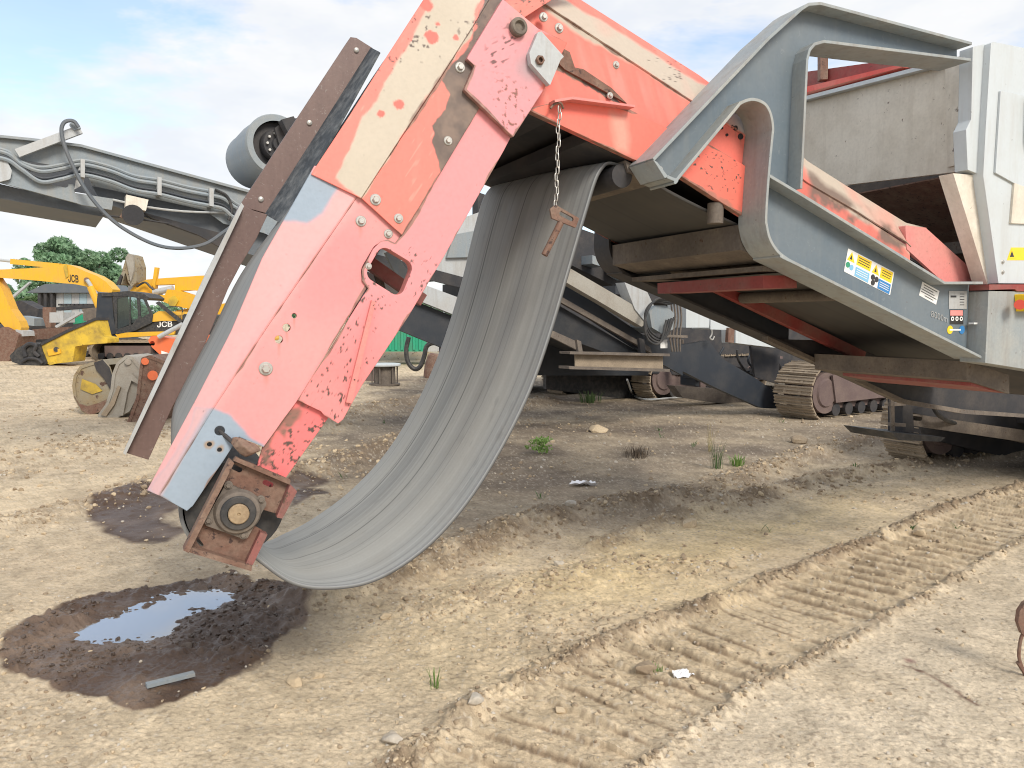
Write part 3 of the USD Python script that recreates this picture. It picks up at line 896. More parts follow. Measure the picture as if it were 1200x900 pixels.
M1.part('upper_edge_flange', strip_between(resample(_c, 160), resample(_o, 160), 40), 'painted_plate', smooth=False, col=col_upper)
STRIP = [(597, 163), (588, 180), (550, 247), (520, 300), (478, 371), (424, 451), (402, 491), (396, 496), (380, 487), (376, 482), (349, 469), (431, 338), (424, 329), (424, 316), (437, 292), (446, 283), (454, 281), (463, 285), (470, 276), (517, 200), (557, 133), (566, 100), (604, 140)]
M1.part('inner_side_plate', plate(FM, STRIP, DN - .004, DN + .003, DN, holes=[_win], fine=.008), 'painted_plate', smooth=False, col=col_strip)
_rw = _win.buffer(.012).difference(_win)
M1.part('window_rim', ext(FM, _rw, DN + .0032, DN + .05), 'pink_paint')
M1.part('inner_edge_flange', ext(FM, LineString([FM.sz(u, v, DN) for u, v in [(588, 178), (550, 246), (520, 299), (478, 370), (424, 450), (398, 494)]]).buffer(.004, cap_style=2), DN + .0035, DN + .06), 'pink_paint')
TONG = [(352, 466), (378, 482), (386, 490), (335, 562), (300, 610), (285, 600), (309, 524)]
M1.part('tongue_plate', plate(FM, TONG, DN + .017, DN + .029, DN, fine=.008), 'painted_plate', smooth=False, col=col_tongue)
M1.part('gusset_rib', plate(FM, [(434, 352), (438.5, 354), (411, 472), (404, 471)], DN - .022, DN - .0045, DN), 'pink_paint')
PIV = [(585, 3), (626, 37), (660, 53), (633, 107), (597, 163), (540, 108), (552, 80), (543, 72)]
M1.part('pivot_plate', plate(FM, PIV, DN - .034, DN - .0125, DN, r=.004, fine=.008), 'painted_plate', smooth=False, col=col_pivot)
_pc = FM.at(606, 33, DN - .034)
M1.part('pivot_pin', cat(lathe(_pc, -FM.w, [(0, .034), (.02, .034), (.026, .029), (.026, .021), (.014, .017), (.014, 1e-4)], 24)), 'dusty_steel')
M1.part('lock_block', cat(plate(FM, [(612, 68), (622, 44), (626, 43), (652, 72), (648, 76), (636, 105), (614, 80)], DN - .062, DN - .0345, DN, r=.003)), 'light_grey_steel')
_lb = FM.at(632, 71, DN - .062)
M1.part('lock_block_nut', lathe(_lb, -FM.w, [(0, .018), (.012, .018), (.014, .016), (.014, .010), (.002, .009), (.002, 1e-4)], 6), 'rusty_steel')
for (u, v, r, dd) in [(440, 234, .021, -.012), (467, 256, .018, -.012), (423, 259, .020, .004), (455, 274, .017, .004), (539, 79, .020, -.012), (525, 165, .017, -.012), (311.5, 432, .024, .004),
                      (432, 312, .012, -.004), (637, 20, .018, -.005)]:
    M1.part('bolt', bolt(FM.at(u, v, DN + dd), -FM.w, r), 'zinc_bolt')
# slanting brace seen through the window, inside the head section
M1.part('inner_brace', beam(FM.at(425, 303, DN + .25), FM.at(495, 352, DN + .25), .04, .05), 'dull_red_paint')
M1.part('inner_cross_tube', cyl(FM.at(440, 360, DN + .02), FM.at(440, 360, DN + .02) + FM.w * 1.04, .03), 'dusty_steel')

M1.part('inner_bracket', plate(FM, [(430, 318), (446, 324), (470, 343), (462, 350), (432, 330)], DN + .35, DN + .37), 'light_grey_steel')
M1.part('inner_bracket', plate(FM, [(452, 296), (462, 292), (474, 312), (490, 330), (480, 336), (462, 318)], DN + .6, DN + .63), 'blue_grey_steel')
M1.part('inner_bracket', plate(FM, [(440, 322), (447, 320), (452, 338), (446, 342)], DN + .3, DN + .33), 'dusty_steel')

# bearing bracket of the tail drum
BR = [(269, 538), (337, 564), (322, 600), (308, 596), (296, 614), (311, 622), (292, 662), (217, 639)]
_sl = [LineString([FM.sz(273, 546, DN), FM.sz(280, 549.5, DN)]).buffer(.009), LineString([FM.sz(310, 564, DN), FM.sz(316.5, 567, DN)]).buffer(.009), LineString([FM.sz(232, 632, DN), FM.sz(236, 637, DN)]).buffer(.006)]
bb = M1.part('bearing_bracket', plate(FM, BR, DN - .02, DN - .012, DN, holes=_sl), 'rusty_steel', label='rusty steel bracket carrying the tail drum bearing')
M1.part('flange', plate(FM, [(267, 535), (272, 538.5), (220, 641), (214, 638)], DN - .075, DN - .0205, DN), 'rusty_steel', bb)
M1.part('flange', plate(FM, [(337, 564), (345, 572), (328, 603), (321, 602)], DN - .06, DN - .0205, DN, r=.004), 'worn_red', bb)
M1.part('flange', plate(FM, [(217, 640), (219, 634.5), (293, 657), (292, 663)], DN - .065, DN - .0205, DN), 'rusty_steel', bb)
M1.part('flange', plate(FM, [(303, 619), (311, 622), (294, 657), (286, 655)], DN - .055, DN - .0205, DN), 'worn_red', bb)
M1.part('flange', plate(FM, [(272, 537), (275, 533), (338, 560), (337, 565)], DN - .05, DN - .0205, DN), 'rusty_steel', bb)
be = M1.part('bearing', plate(FM, [(264, 563), (312, 585), (287, 629), (237, 611)], DN - .045, DN - .0205, DN, r=.014), 'dusty_steel')
_bc = FM.at(278.5, 599.5, DN - .045)
M1.part('housing', lathe(_bc, -FM.w, [(0, .078), (.018, .070), (.022, .062), (.022, .05)], 32), 'dusty_steel', be)
M1.part('seal', lathe(_bc, -FM.w, [(.0, .06), (.028, .058), (.032, .054), (.032, .036), (.012, .034), (.012, 1e-4)], 32), 'black_rubber', be)
M1.part('shaft', lathe(_bc, -FM.w, [(.0, .034), (.040, .034), (.043, .031), (.043, .006), (.038, .003), (.038, 1e-4)], 28), 'shaft_steel', be)
for u, v in [(267.6, 568.6), (305.6, 585.6), (244, 610), (285, 627)]:
    M1.part('bolt', bolt(FM.at(u, v, DN - .046), -FM.w, .0145), 'dusty_steel', be)
M1.part('adjuster_rod', cyl(FM.at(257.6, 505, DN + .02), FM.at(277, 522, DN - .03), .0075, 10), 'dark_steel')
_lump = rock(.055, 5, .55, 3)
_lump.apply_transform(trimesh.transformations.rotation_matrix(.5, FM.w))
_lump.apply_translation(FM.at(286, 527, DN - .035))
M1.part('dirt_lump', _lump, 'rusty_steel', smooth=40)

# belt: tail drum and rubber
CB = FM.sz(278.5, 599.5, DN)
R_D = .178
M1.part('tail_drum', cyl(FM.P(CB[0], CB[1], DN + .06), FM.P(CB[0], CB[1], DF - .03), R_D - .012, 40), 'black_rubber')
M1.part('drum_shaft', cyl(FM.P(CB[0], CB[1], DN - .02), FM.P(CB[0], CB[1], DF + .05), .03), 'shaft_steel')
DB0, DB1 = DN + .09, DN + 1.12
_top = np.array([FM.sz(u, v, DN + .1) for u, v in [(566, -60), (526, -8), (388, 205), (320, 302), (276, 390), (235, 468), (205, 530)]])
_dir = _top[-1] - _top[0]
_a0 = math.atan2(_dir[1], _dir[0]) - math.pi / 2        # outward normal of the carrying side
_an = np.linspace(math.radians(172), math.radians(283), 22)
_arc = np.stack([CB[0] + R_D * np.cos(_an), CB[1] + R_D * np.sin(_an)], -1)
_loop = np.array([FM.sz(u, v, DB0) for u, v in [(345, 684), (400, 688.5), (448, 676), (500, 641), (545, 592), (585, 530), (620, 460), (645, 390), (667, 315), (686, 250), (700, 206), (712, 190)]])
_ret = np.array([FM.sz(u, v, DB0) for u, v in [(735, 197), (800, 233), (873, 268), (950, 304), (1100, 376), (1280, 462)]])
_loopf = np.array([FM.sz(u, v, DN + 1.12) for u, v in [(300, 634), (335, 626), (372, 606), (415, 573), (455, 529), (490, 472), (518, 408), (541, 335), (553, 285), (562, 250), (570, 228), (583, 214)]])
_retf = _ret + np.array([_loopf[-1] - _loop[-1]]) * np.array([[1.0], [.7], [.3], [0], [0], [0]])
PATH = np.vstack([resample(spline(q, 14), k) for q, k in ((_top, 80), (_arc, 60), (np.vstack([_arc[-1:], _loop]), 250), (np.vstack([_loop[-1:], _ret]), 130))])
PATHF = np.vstack([resample(spline(q, 14), k) for q, k in ((_top, 80), (_arc, 60), (np.vstack([_arc[-1:], _loopf]), 250), (np.vstack([_loopf[-1:], _retf]), 130))])
_ker = np.hanning(9) / np.hanning(9).sum()
for _p in (PATH, PATHF):
    for _k in (0, 1):
        _p[4:-4, _k] = np.convolve(_p[:, _k], _ker, 'valid')
PL = np.concatenate([[0], np.cumsum(np.linalg.norm(np.diff(PATH, axis=0), axis=1))])


def belt_sheet(path, d0, d1, nd, th, sag=None, far=None):
    t = np.gradient(path, axis=0)
    t /= np.linalg.norm(t, axis=1, keepdims=True)
    nrm = np.stack([-t[:, 1], t[:, 0]], -1)
    D = np.linspace(d0, d1, nd)
    lay = []
    for o in (th / 2, -th / 2):
        p = path + nrm * o
        S = np.broadcast_to(p[:, None, 0], (len(path), nd)).copy()
        Z = np.broadcast_to(p[:, None, 1], (len(path), nd)).copy()
        if far is not None:
            x = (D[None] - d0) / (d1 - d0)
            S += (far - path)[:, None, 0] * x
            Z += (far - path)[:, None, 1] * x
        if sag is not None:
            k = sag(np.arange(len(path))[:, None], (D[None] - d0) / (d1 - d0))
            S += nrm[:, None, 0] * k
            Z += nrm[:, None, 1] * k
        lay.append((S[..., None] * FM.l + D[None, :, None] * FM.w + Z[..., None] * np.array([0, 0, 1.0])).reshape(-1, 3))
    n, m = len(path), nd
    i, j = np.meshgrid(np.arange(n - 1), np.arange(m - 1), indexing='ij')
    a = (i * m + j).ravel()
    N = n * m
    f = [np.stack([a, a + 1, a + m + 1], -1), np.stack([a, a + m + 1, a + m], -1), np.stack([N + a, N + a + m + 1, N + a + 1], -1), np.stack([N + a, N + a + m, N + a + m + 1], -1)]
    e = np.arange(n - 1) * m
    for q, flip in ((e, 0), (e + m - 1, 1)):
        s1 = np.stack([q, q + m, N + q + m], -1)
        s2 = np.stack([q, N + q + m, N + q], -1)
        f += [s1[:, ::-1], s2[:, ::-1]] if flip else [s1, s2]
    mesh = trimesh.Trimesh(np.vstack(lay), np.vstack(f), process=False)
    return mesh, n, m


def _sag(i, x):
    k = np.clip((i - 150) / 60., 0, 1) * np.clip((400 - i) / 60., 0, 1)
    return .012 * k * (4 * x * (1 - x)) + .006 * k * np.sin(x * 19 + i * .010) * (x * (1 - x) * 4)


_belt, _bn, _bm = belt_sheet(PATH, DB0, DB1, 240, .013, _sag, PATHF)


def belt_col(path_len, nd, n, inner):
    D = np.linspace(0, 1, nd)[None, :]
    T = path_len[:, None]
    q = lambda a, b, s: noise(np.stack(np.broadcast_arrays(D * a + 0 * T, T * b + 0 * D, 0 * T + 0 * D), -1), s)
    st = .2 * q(26, .5, 3) + .35 * q(70, .7, 4) + .45 * q(170, 1.2, 5)
    base = np.stack([.345 + 0 * st, .355 + 0 * st, .350 + 0 * st], -1)
    c = base * (0.76 + .52 * st)[..., None]
    dust = np.clip(q(5, .6, 9) * 1.5 - .35, 0, 1)
    c = lerp(c, (.50, .50, .47), dust * .5)
    for x0, wd, k in [(.78, .0045, .75), (.80, .003, .5), (.52, .004, .7), (.36, .003, .45), (.30, .002, .4), (.92, .004, .35), (.64, .0025, .3), (.12, .003, .3), (.05, .006, .3)]:
        dd = np.abs(D - x0 - .006 * (q(0.01, .5, 12) - .5))
        c = lerp(c, (.045, .05, .055), np.clip(1.5 - dd / wd, 0, 1) * k * .9 * np.clip(.6 + q(2, 1.5, 8), 0, 1))
    c = lerp(c, (.12, .13, .15), np.clip(1.2 - D / .022, 0, 1) * (.5 + 0 * T))
    sc = np.clip((q(60, 14, 31) - .80) * 7, 0, 1) * np.clip((q(4, 1.5, 32) - .4) * 3, 0, 1)
    c = lerp(c, (.10, .105, .11), sc * .22)
    dirt = np.clip((q(9, 7, 15) - .62) * 3, 0, 1)
    c = lerp(c, (.34, .30, .24), dirt * .12)
    return c


def belt_paint(V):
    inner = belt_col(PL, _bm, _bn, True).reshape(-1, 3)
    outer = lerp(belt_col(PL + 40, _bm, _bn, False).reshape(-1, 3) * .16, (.050, .047, .045), np.full(_bm * _bn, .5))
    carry = np.repeat(np.clip((128 - np.arange(_bn)) / 20., 0, 1), _bm)
    outer = outer + (inner * .62 - outer) * carry[:, None]
    return np.vstack([inner, outer])


M1.part('conveyor_belt', _belt, 'belt_rubber', smooth=True, col=belt_paint)

# far skirt rail of the folded head
r1 = M1.part('skirt_rail', plate(FM, [(411, 43), (418, 44), (437, 56), (313, 250), (287, 243), (282, 239)], DF + .005, DF + .13, DF), 'brown_steel', label='upper brown steel skirt rail with bolts')
r2 = M1.part('skirt_rail', plate(FM, [(281, 240), (297, 247.5), (313, 252), (300, 280), (283, 308), (267, 338), (233, 420), (202, 476), (174, 538), (148, 530), (244, 325)], DF - .02, DF + .105, DF), 'brown_steel', label='lower brown steel skirt rail')
_ra = [FM.at(u, v, DF + .004) for u, v in [(436, 57), (376, 152), (312, 252)]]
_rb = [FM.at(u, v, DF - .22) for u, v in [(446, 62), (395, 155), (331, 263)]]
M1.part('lit_edge_strip', plate(FM, [(145, 528), (148, 530), (248, 320), (284, 244), (281, 240), (240, 322)], DF - .075, DF - .021, DF), 'light_grey_steel', r2)  # pale, dusty strip with the lit look of the rail edge in its colour
M1.part('skirt_rubber', strip_between(resample(_ra, 40), resample(_rb, 40), 6), 'skirt_rubber')
for (u, v) in [(417.6, 59), (362.6, 144), (305.7, 233.6)]:
    M1.part('bolt', lathe(FM.at(u, v, DF + .005), -FM.w, [(0, .014), (.008, .012), (.011, .006), (.011, 1e-4)], 12), 'zinc_bolt', r1)
# far side plate of the folded head (same outline as the near one)
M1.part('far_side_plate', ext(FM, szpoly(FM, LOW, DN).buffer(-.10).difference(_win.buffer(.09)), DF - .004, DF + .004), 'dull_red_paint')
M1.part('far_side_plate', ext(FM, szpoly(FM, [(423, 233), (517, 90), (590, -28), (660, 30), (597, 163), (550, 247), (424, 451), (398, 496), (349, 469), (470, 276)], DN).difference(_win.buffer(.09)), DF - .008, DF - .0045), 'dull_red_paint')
for (u, v) in [(560, 60), (470, 220), (390, 350)]:
    M1.part('carrying_roller', cyl(FM.at(u, v, DN + .03), FM.at(u, v, DN + .03) + FM.w * 1.0, .05, 20), 'dusty_steel')

# main conveyor: side channels, lip panels, decks
A = [(640, -25), (677, 0), (817, 89), (900, 150), (945, 190), (1000, 225), (1060, 262), (1085, 268)]
B = [(600, -18), (640, 8), (795, 110), (880, 165), (945, 215), (1000, 247), (1060, 284), (1066, 290)]
DM = DN + .03
MF = [(600, -18), (640, 8), (795, 110), (880, 165), (945, 215), (1000, 247), (1066, 290), (1068, 350), (945, 290), (873, 258), (794, 207), (738, 187), (615, 130), (590, 60)]
M1.part('main_edge_flange', strip_between(resample([FM.at(u, v, DM) for u, v in B], 320), resample([FM.at(u, v, DM + .09) for u, v in A], 320), 24), 'painted_plate', smooth=False, col=col_main)
M1.part('main_side_plate', plate(FM, MF, DM, DM + .012, fine=.011), 'painted_plate', smooth=False, col=col_main)
LIP = [(640, 123), (661, 119.5), (733, 129), (775, 150), (830, 172), (877, 200), (873, 258), (794, 207.5), (738, 187.5), (614, 129.5)]
M1.part('lip_panel', plate(FM, LIP, DM - .022, DM - .001, DM, fine=.008), 'painted_plate', smooth=False, col=col_lip)
M1.part('lip_flange', plate(FM, [(640, 122), (661, 118.5), (733, 128), (733, 130.5), (661, 121.5), (641, 125)], DM - .07, DM - .0225, DM), 'pink_paint')
M1.part('torn_plate', plate(FM, [(655, 56), (666, 62), (672, 80), (682, 82), (715, 104), (733, 122), (660, 82), (654, 76)], DM - .012, DM - .001, DM), 'rusty_steel')
for (u, v, r) in [(722, 76, .016), (715, 112, .014), (655, 33, .02)]:
    M1.part('bolt', bolt(FM.at(u, v, DM - (.012 if v > 100 else 0)), -FM.w, r), 'zinc_bolt')
for (u, v, r) in [(868, 160, .013), (862, 150, .011), (858, 148, .006), (852, 158, .006), (846, 150, .006)]:
    M1.part('bolt_hole', lathe(FM.at(u, v, DM - .004), -FM.w, [(-.004, r), (.003, r * .98), (.003, r * .8), (-.002, r * .75), (-.002, 1e-4)], 14), 'dark_steel')
M1.part('end_channel', plate(FM, [(1060, 264), (1084, 267), (1145, 322), (1146, 332), (1105, 331), (1062, 292)], DM - .004, DM + .10, DM, r=.01), 'pink_paint')
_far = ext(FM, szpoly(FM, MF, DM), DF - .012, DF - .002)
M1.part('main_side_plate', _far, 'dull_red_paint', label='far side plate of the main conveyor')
# carrying belt, and an added deck plate between the side plates against light leaks
_dk = np.array([FM.sz(u, v, DM) for u, v in [(606, 5), (640, 25), (795, 127), (880, 182), (1066, 300), (1290, 440)]])
_b2, _, _ = belt_sheet(resample(_dk, 60), DM + .013, DF - .013, 12, .01)
M1.part('main_belt_deck', _b2, 'dusty_belt')
_dk = np.array([FM.sz(u, v, DM) for u, v in [(600, 60), (640, 100), (690, 135), (740, 165), (873, 235), (1066, 340), (1290, 470)]])
_b2, _, _ = belt_sheet(resample(_dk, 60), DM + .013, DF - .013, 12, .008)
M1.part('light_stop_deck', _b2, 'dark_steel')
M1.part('cross_member', plate(FM, [(604, 96), (640, 118), (652, 138), (618, 128)], DM + .014, DF - .014, DM), 'dark_steel')
M1.part('cross_member', plate(FM, [(690, 150), (740, 175), (740, 188), (690, 165)], DM + .014, DF - .014, DM), 'dark_steel')
M1.part('return_roller', cyl(FM.at(729, 206, DM + .02), FM.at(729, 206, DM + .02) + FM.w * 1.03, .05, 24), 'dark_steel')
for _u, _v in [(925, 301), (1015, 344)]:
    M1.part('return_roller', cyl(FM.at(_u, _v, DM + .06), FM.at(_u, _v, DM + .06) + FM.w * .92, .034, 18), 'dusty_steel')
M1.part('roller_cap', cyl(FM.at(838, 262, DN + .05), FM.at(838, 262, DN + .05) + np.array([0, 0, .09]), .036, 18), 'dusty_steel')
M1.part('lower_red_rail', beam(FM.at(838, 335, DF - .1), FM.at(1010, 418, DF - .1), .05, .07), 'dull_red_paint')

# grey cradle frame: web with flanges, near and far
OUT = [(766, 186), (901, 44), (940, 9), (948, 4), (962, 3), (1139, 50), (1139, 70), (966, 48), (955, 51), (949, 58), (946, 70), (939, 222), (1107, 331), (1153, 331), (1149, 418),
       (925, 305), (912, 295), (903, 281), (898, 262), (901, 205), (906, 150), (904, 136), (899, 124), (891, 118), (880, 116), (868, 120), (792, 212), (779, 207)]
_web = szpoly(FM, OUT, DG)


def cradle(d, web_mat, fl_mat, label):
    web = M1.part('cradle_web', ext(FM, _web.buffer(-.002), d + .078, d + .088), web_mat, label=label)
    for pts in ([(766, 187), (901, 45), (940, 10), (948, 5), (962, 4), (1139, 51)],
                [(782, 207), (793, 211), (797, 206), (861, 129), (868, 121), (880, 116.5), (891, 118.5), (899, 124.5), (904, 136), (906, 150), (905, 162), (901, 205), (898, 252), (899, 266), (903, 281), (912, 295), (925, 305), (936, 310.5), (1138, 412.5), (1149, 418)],
                [(1138, 70), (966, 48.5), (955, 51.5), (949, 58.5), (946, 70), (939, 221)],
                [(902, 206), (939, 228), (1107, 331.5), (1152, 331.5)]):
        q = np.array([FM.sz(u, v, DG) for u, v in pts])
        if len(q) > 8:
            q = spline(q, 5)
        M1.part('flange', ext(FM, LineString(q).buffer(.0065, cap_style=2, join_style=1), d, d + .17), fl_mat, web, smooth=35)
    M1.part('foot_cap', plate(FM, [(765, 187), (770, 190), (783, 207), (779, 209)], DG - .001 + d - DG, d + .17, DG), fl_mat, web)
    return web


wb = cradle(DG, 'grey_paint', 'grey_dusty_paint', 'near grey cradle frame with two cut-outs')
cradle(DF - .02, 'navy_steel', 'dark_steel', 'far cradle frame with shade painted in')  # same frame as the near one, its shade put into darker steel
for (u, v) in [(915, 220), (926, 226), (773, 199)]:
    M1.part('bolt', bolt(FM.at(u, v, DG + .077), -FM.w, .016), 'zinc_bolt', wb)
M1.part('cross_beam', plate(FM, [(874, 262), (909, 275), (909, 306), (874, 292)], DG + .175, DF - .03, DN), 'dusty_steel')
M1.part('cross_beam', plate(FM, [(900, 311), (935, 312), (935, 318), (900, 317)], DG + .175, DF - .03, DN), 'dusty_steel')
M1.part('cross_beam', plate(FM, [(905, 322), (945, 322), (945, 337), (905, 337)], DG + .2, DF - .25, DN), 'dull_red_paint')
M1.part('cross_beam', plate(FM, [(1140, 424), (1190, 440), (1190, 462), (1140, 446)], DG + .175, DF - .03, DN), 'dusty_steel')
M1.part('cross_beam', plate(FM, [(1150, 447), (1190, 456), (1190, 462), (1150, 453)], DG + .2, DF - .2, DN), 'dull_red_paint')
M1.part('cross_beam', plate(FM, [(738, 186), (775, 203), (778, 213), (742, 200)], DG + .175, DF - .03, DN), 'dusty_steel', label='front cross bar under the cradle foot')


# decals on the near cradle web (flat print, standing a hair proud)
DW = DG + .0775


def decal(px, material, lift=.0008, r=0.0, parent=wb, name='sticker', d=None):
    d = (DW if d is None else d) - lift
    return M1.part(name, plate(FM, px, d, d + .0006, None, r=r), material, parent)


def lettering(text, u0, v0, u1, v1, hpx, material, d, parent, name='lettering', lift=.0016, fr=FM, thing=None, bold=False):
    p0, p1 = fr.at(u0, v0, d - lift), fr.at(u1, v1, d - lift)
    t = meshkit.text_mesh(text, 1.0, .004, bold)
    W = t.bounds[1, 0] - t.bounds[0, 0]
    x = (p1 - p0)
    H = np.linalg.norm(fr.at(u0, v0 - hpx, d) - fr.at(u0, v0, d))
    v = t.vertices
    out = p0 + ((v[:, 0] - t.bounds[0, 0]) / W)[:, None] * x + (v[:, 1] * H)[:, None] * np.array([0, 0, 1.0]) - (v[:, 2] * .15)[:, None] * fr.w
    m = trimesh.Trimesh(out, t.faces, process=False)
    if m.volume < 0:
        m.invert()
    return (thing or M1).part(name, m, material, parent)


def uvq(o, ex, ey):
    """Unit-square mapper on the photo plane: origin and the two edge ends."""
    o, ex, ey = map(np.asarray, (o, ex, ey))
    return lambda a, b: tuple(o + (ex - o) * a + (ey - o) * b)


g = uvq((994, 291), (1048, 319), (989, 318))
sq = lambda a0, b0, a1, b1: [g(a0, b0), g(a1, b0), g(a1, b1), g(a0, b1)]
decal(sq(0, 0, 1, 1), 'white_decal', .0008, .004)
decal(sq(.22, .04, .52, .47), 'yellow_decal', .0016)
decal(sq(.73, .04, .98, .50), 'yellow_decal', .0016)
decal(sq(.22, .56, .52, .96), 'pale_blue_decal', .0016)
decal(sq(.72, .56, .98, .98), 'blue_decal', .0016)
for a in (.02, .55):
    decal([g(a + .075, .06), g(a + .16, .46), g(a, .46)], 'yellow_decal', .0016)
    decal([g(a + .075, .18), g(a + .10, .38), g(a + .05, .38)], 'black_decal', .0022)
for (a, b, k) in [(.05, .66, 'green_container'), (.13, .70, 'pale_blue_decal'), (.59, .64, 'black_decal'), (.67, .66, 'black_decal'), (.61, .86, 'black_decal')]:
    c0 = FM.sz(*g(a, b), DW)
    M1.part('pictogram', ext(FM, Point(*c0).buffer(.014), DW - .0018, DW - .0012), k, wb)
for i in range(3):
    decal(sq(.25, .12 + .1 * i, .49, .155 + .1 * i), 'black_decal', .0022, name='print_line')
    decal(sq(.76, .14 + .1 * i, .95, .17 + .1 * i), 'black_decal', .0022, name='print_line')
    decal(sq(.25, .64 + .09 * i, .49, .665 + .09 * i), 'white_decal', .0022, name='print_line')
    decal(sq(.75, .66 + .09 * i, .95, .685 + .09 * i), 'white_decal', .0022, name='print_line')
g = uvq((1081, 330), (1101, 341), (1077, 346))
decal(sq(0, 0, 1, 1), 'white_decal', .0008)
for i, (w0, w1) in enumerate([(.12, .9), (.15, .7), (.05, .8), (.05, .95), (.3, .8)]):
    decal(sq(w0, .12 + .17 * i, w1, .17 + .17 * i), 'black_decal', .0016, name='print_line')
g = uvq((1112, 341), (1133, 341), (1112, 362))
decal(sq(0, 0, 1, 1), 'light_grey_steel', .002)
decal(sq(.1, .25, .42, .36), 'black_decal', .003, name='print_line')
for i in range(5):
    decal(sq(.62, .15 + .15 * i, .86, .19 + .15 * i), 'dark_steel', .003, name='print_line')
g = uvq((1113, 363), (1129, 363), (1113, 380))
decal(sq(0, 0, 1, 1), 'black_decal', .0008)
decal(sq(.04, .03, .96, .40), 'pink_decal', .0016)
for a in (.18, .5, .82):
    c0 = FM.sz(*g(a, .62), DW)
    M1.part('pictogram', ext(FM, Point(*c0).buffer(.012), DW - .0022, DW - .0014), 'white_decal', wb)
    M1.part('pictogram', ext(FM, Point(*c0).buffer(.005), DW - .003, DW - .0022), 'black_decal', wb)
for (u, k) in [(1113, 'yellow_decal'), (1127, 'blue_decal')]:
    M1.part('pictogram', ext(FM, Point(*FM.sz(u, 386.5, DW)).buffer(.022), DW - .002, DW - .001), k, wb)
decal([(1113, 385.5), (1126, 385.5), (1126, 387.5), (1113, 387.5)], 'white_decal', .003)
lettering('8000m', 1091, 371, 1110, 378, 7, 'light_grey_steel', DW, wb, name='chalk_number')

# control box with stop switch
cb = M1.part('control_box', plate(FM, [(1154, 341), (1290, 344), (1290, 447), (1150, 425)], DG - .02, DG + .12, DG, r=.006), 'grey_dusty_paint')
M1.part('red_trim', plate(FM, [(1153, 333.5), (1300, 333.5), (1300, 340), (1205, 339.5), (1203, 341.5), (1186, 341.5), (1183, 339), (1153, 340)], DG - .028, DG + .1, DG), 'dull_red_paint', cb)
es = M1.part('stop_switch', plate(FM, [(1184, 345), (1212, 345), (1212, 365), (1186, 365)], DG - .07, DG - .021, DG, r=.006), 'yellow_decal', cb)
M1.part('stop_button', cyl(FM.at(1195, 357, DG - .07), FM.at(1195, 357, DG - .10), .026, 20), 'red_plastic', cb)
M1.part('hinge', plate(FM, [(1148, 378), (1156, 378), (1156, 380), (1148, 380)], DG + .03, DG + .06, DG), 'white_decal', cb)

# white body side, folded plates and hopper
wp = M1.part('body_panel', plate(FM, [(1160, 51), (1163, 49.5), (1290, 74), (1300, 333), (1169, 332), (1151, 206), (1154, 150)], DG - .005, DG + .06, DG), 'white_paint')
M1.part('corner_panel', plate(FM, [(1140, 55), (1161, 50), (1156, 150), (1152, 206), (1134, 199), (1132, 152), (1138, 140)], DG + .03, DG + .10, DG + .03), 'white_paint')
M1.part('service_door', plate(FM, [(1169, 107), (1300, 135), (1300, 280), (1163, 203)], DG - .016, DG - .0055, DG, r=.006), 'white_paint', wp)
M1.part('hinge', plate(FM, [(1197, 115), (1212, 113), (1212, 176), (1198, 174), (1196, 160)], DG - .06, DG - .0165, DG, r=.003), 'white_paint', wp)
M1.part('rust_plate', plate(FM, [(1185, 215), (1230, 232), (1230, 264), (1181, 262)], DG - .0175, DG - .0056, DG), 'cream_steel', wp, label='small rusty patch plate')
decal([(1185, 290), (1226, 290), (1226, 305), (1180, 305)], 'yellow_decal', .001, 0, wp, d=DG - .005)
decal([(1186, 292), (1191, 303), (1181, 303)], 'yellow_decal', .0018, 0, wp, d=DG - .005)
decal([(1186, 294), (1188.5, 301), (1183.5, 301)], 'black_decal', .0026, 0, wp, d=DG - .005)
for u, v in [(1175, 307), (1175, 319)]:
    M1.part('bolt', bolt(FM.at(u, v, DG - .005), -FM.w, .012), 'zinc_bolt', wp)
SH = FM.sz(1138, 150, DN - .05)[0]
hw = M1.part('hopper_wall', endplate(FM, [FM.dz(u, v, SH) for u, v in [(880, 136), (944, 119), (1108, 77), (1140, 64), (1140, 140), (1134, 152), (1136, 198), (1116, 202), (997, 216), (880, 231)]], SH, SH + .03), 'cream_steel')
M1.part('wall_rib', endplate(FM, [FM.dz(u, v, SH) for u, v in [(1109, 72), (1139, 62), (1139, 190), (1112, 196)]], SH - .012, SH - .001), 'cream_steel', hw)
_h0, _h1 = FM.dz(997, 216, SH), FM.dz(1116, 202, SH)
_t0 = FM.dz(1108, 77, SH)
# hopper: sloping underside, inner walls
und = []
for (s, z0) in [(SH + .03, _h1[1] - .005), (SH + 1.1, _h1[1] - .42)]:
    und.append([FM.P(s, z0, DN - .08), FM.P(s, z0 - .02, DN + 1.9)])
M1.part('hopper_underside', strip_between(resample(und[0], 12), resample(und[1], 12), 8), 'rusty_steel')
M1.part('hopper_bar', beam(FM.P(SH + .45, _h1[1] - .36, DN - .05), FM.P(SH + .45, _h1[1] - .36, DN + 1.9), .06, .07), 'dusty_steel')
M1.part('hopper_bar', beam(FM.P(SH + .75, _h1[1] - .62, DN - .05), FM.P(SH + .75, _h1[1] - .62, DN + 1.9), .08, .09), 'dark_steel')
M1.part('inner_bulkhead', endplate(FM, [(DN - .06, 1.55), (DN + 2.0, 1.55), (DN + 2.0, _t0[1] - .3), (DN - .06, _t0[1] - .3)], SH + 1.12, SH + 1.16), 'dark_steel')
M1.part('hopper_back', ext(FM, Polygon([(SH + .03, _h1[1] - .1), (SH + 2.2, _h1[1] - .1), (SH + 2.2, _t0[1] + .1), (SH + .03, _t0[1] - .05)]), DN + 1.9, DN + 1.94), 'cream_steel')
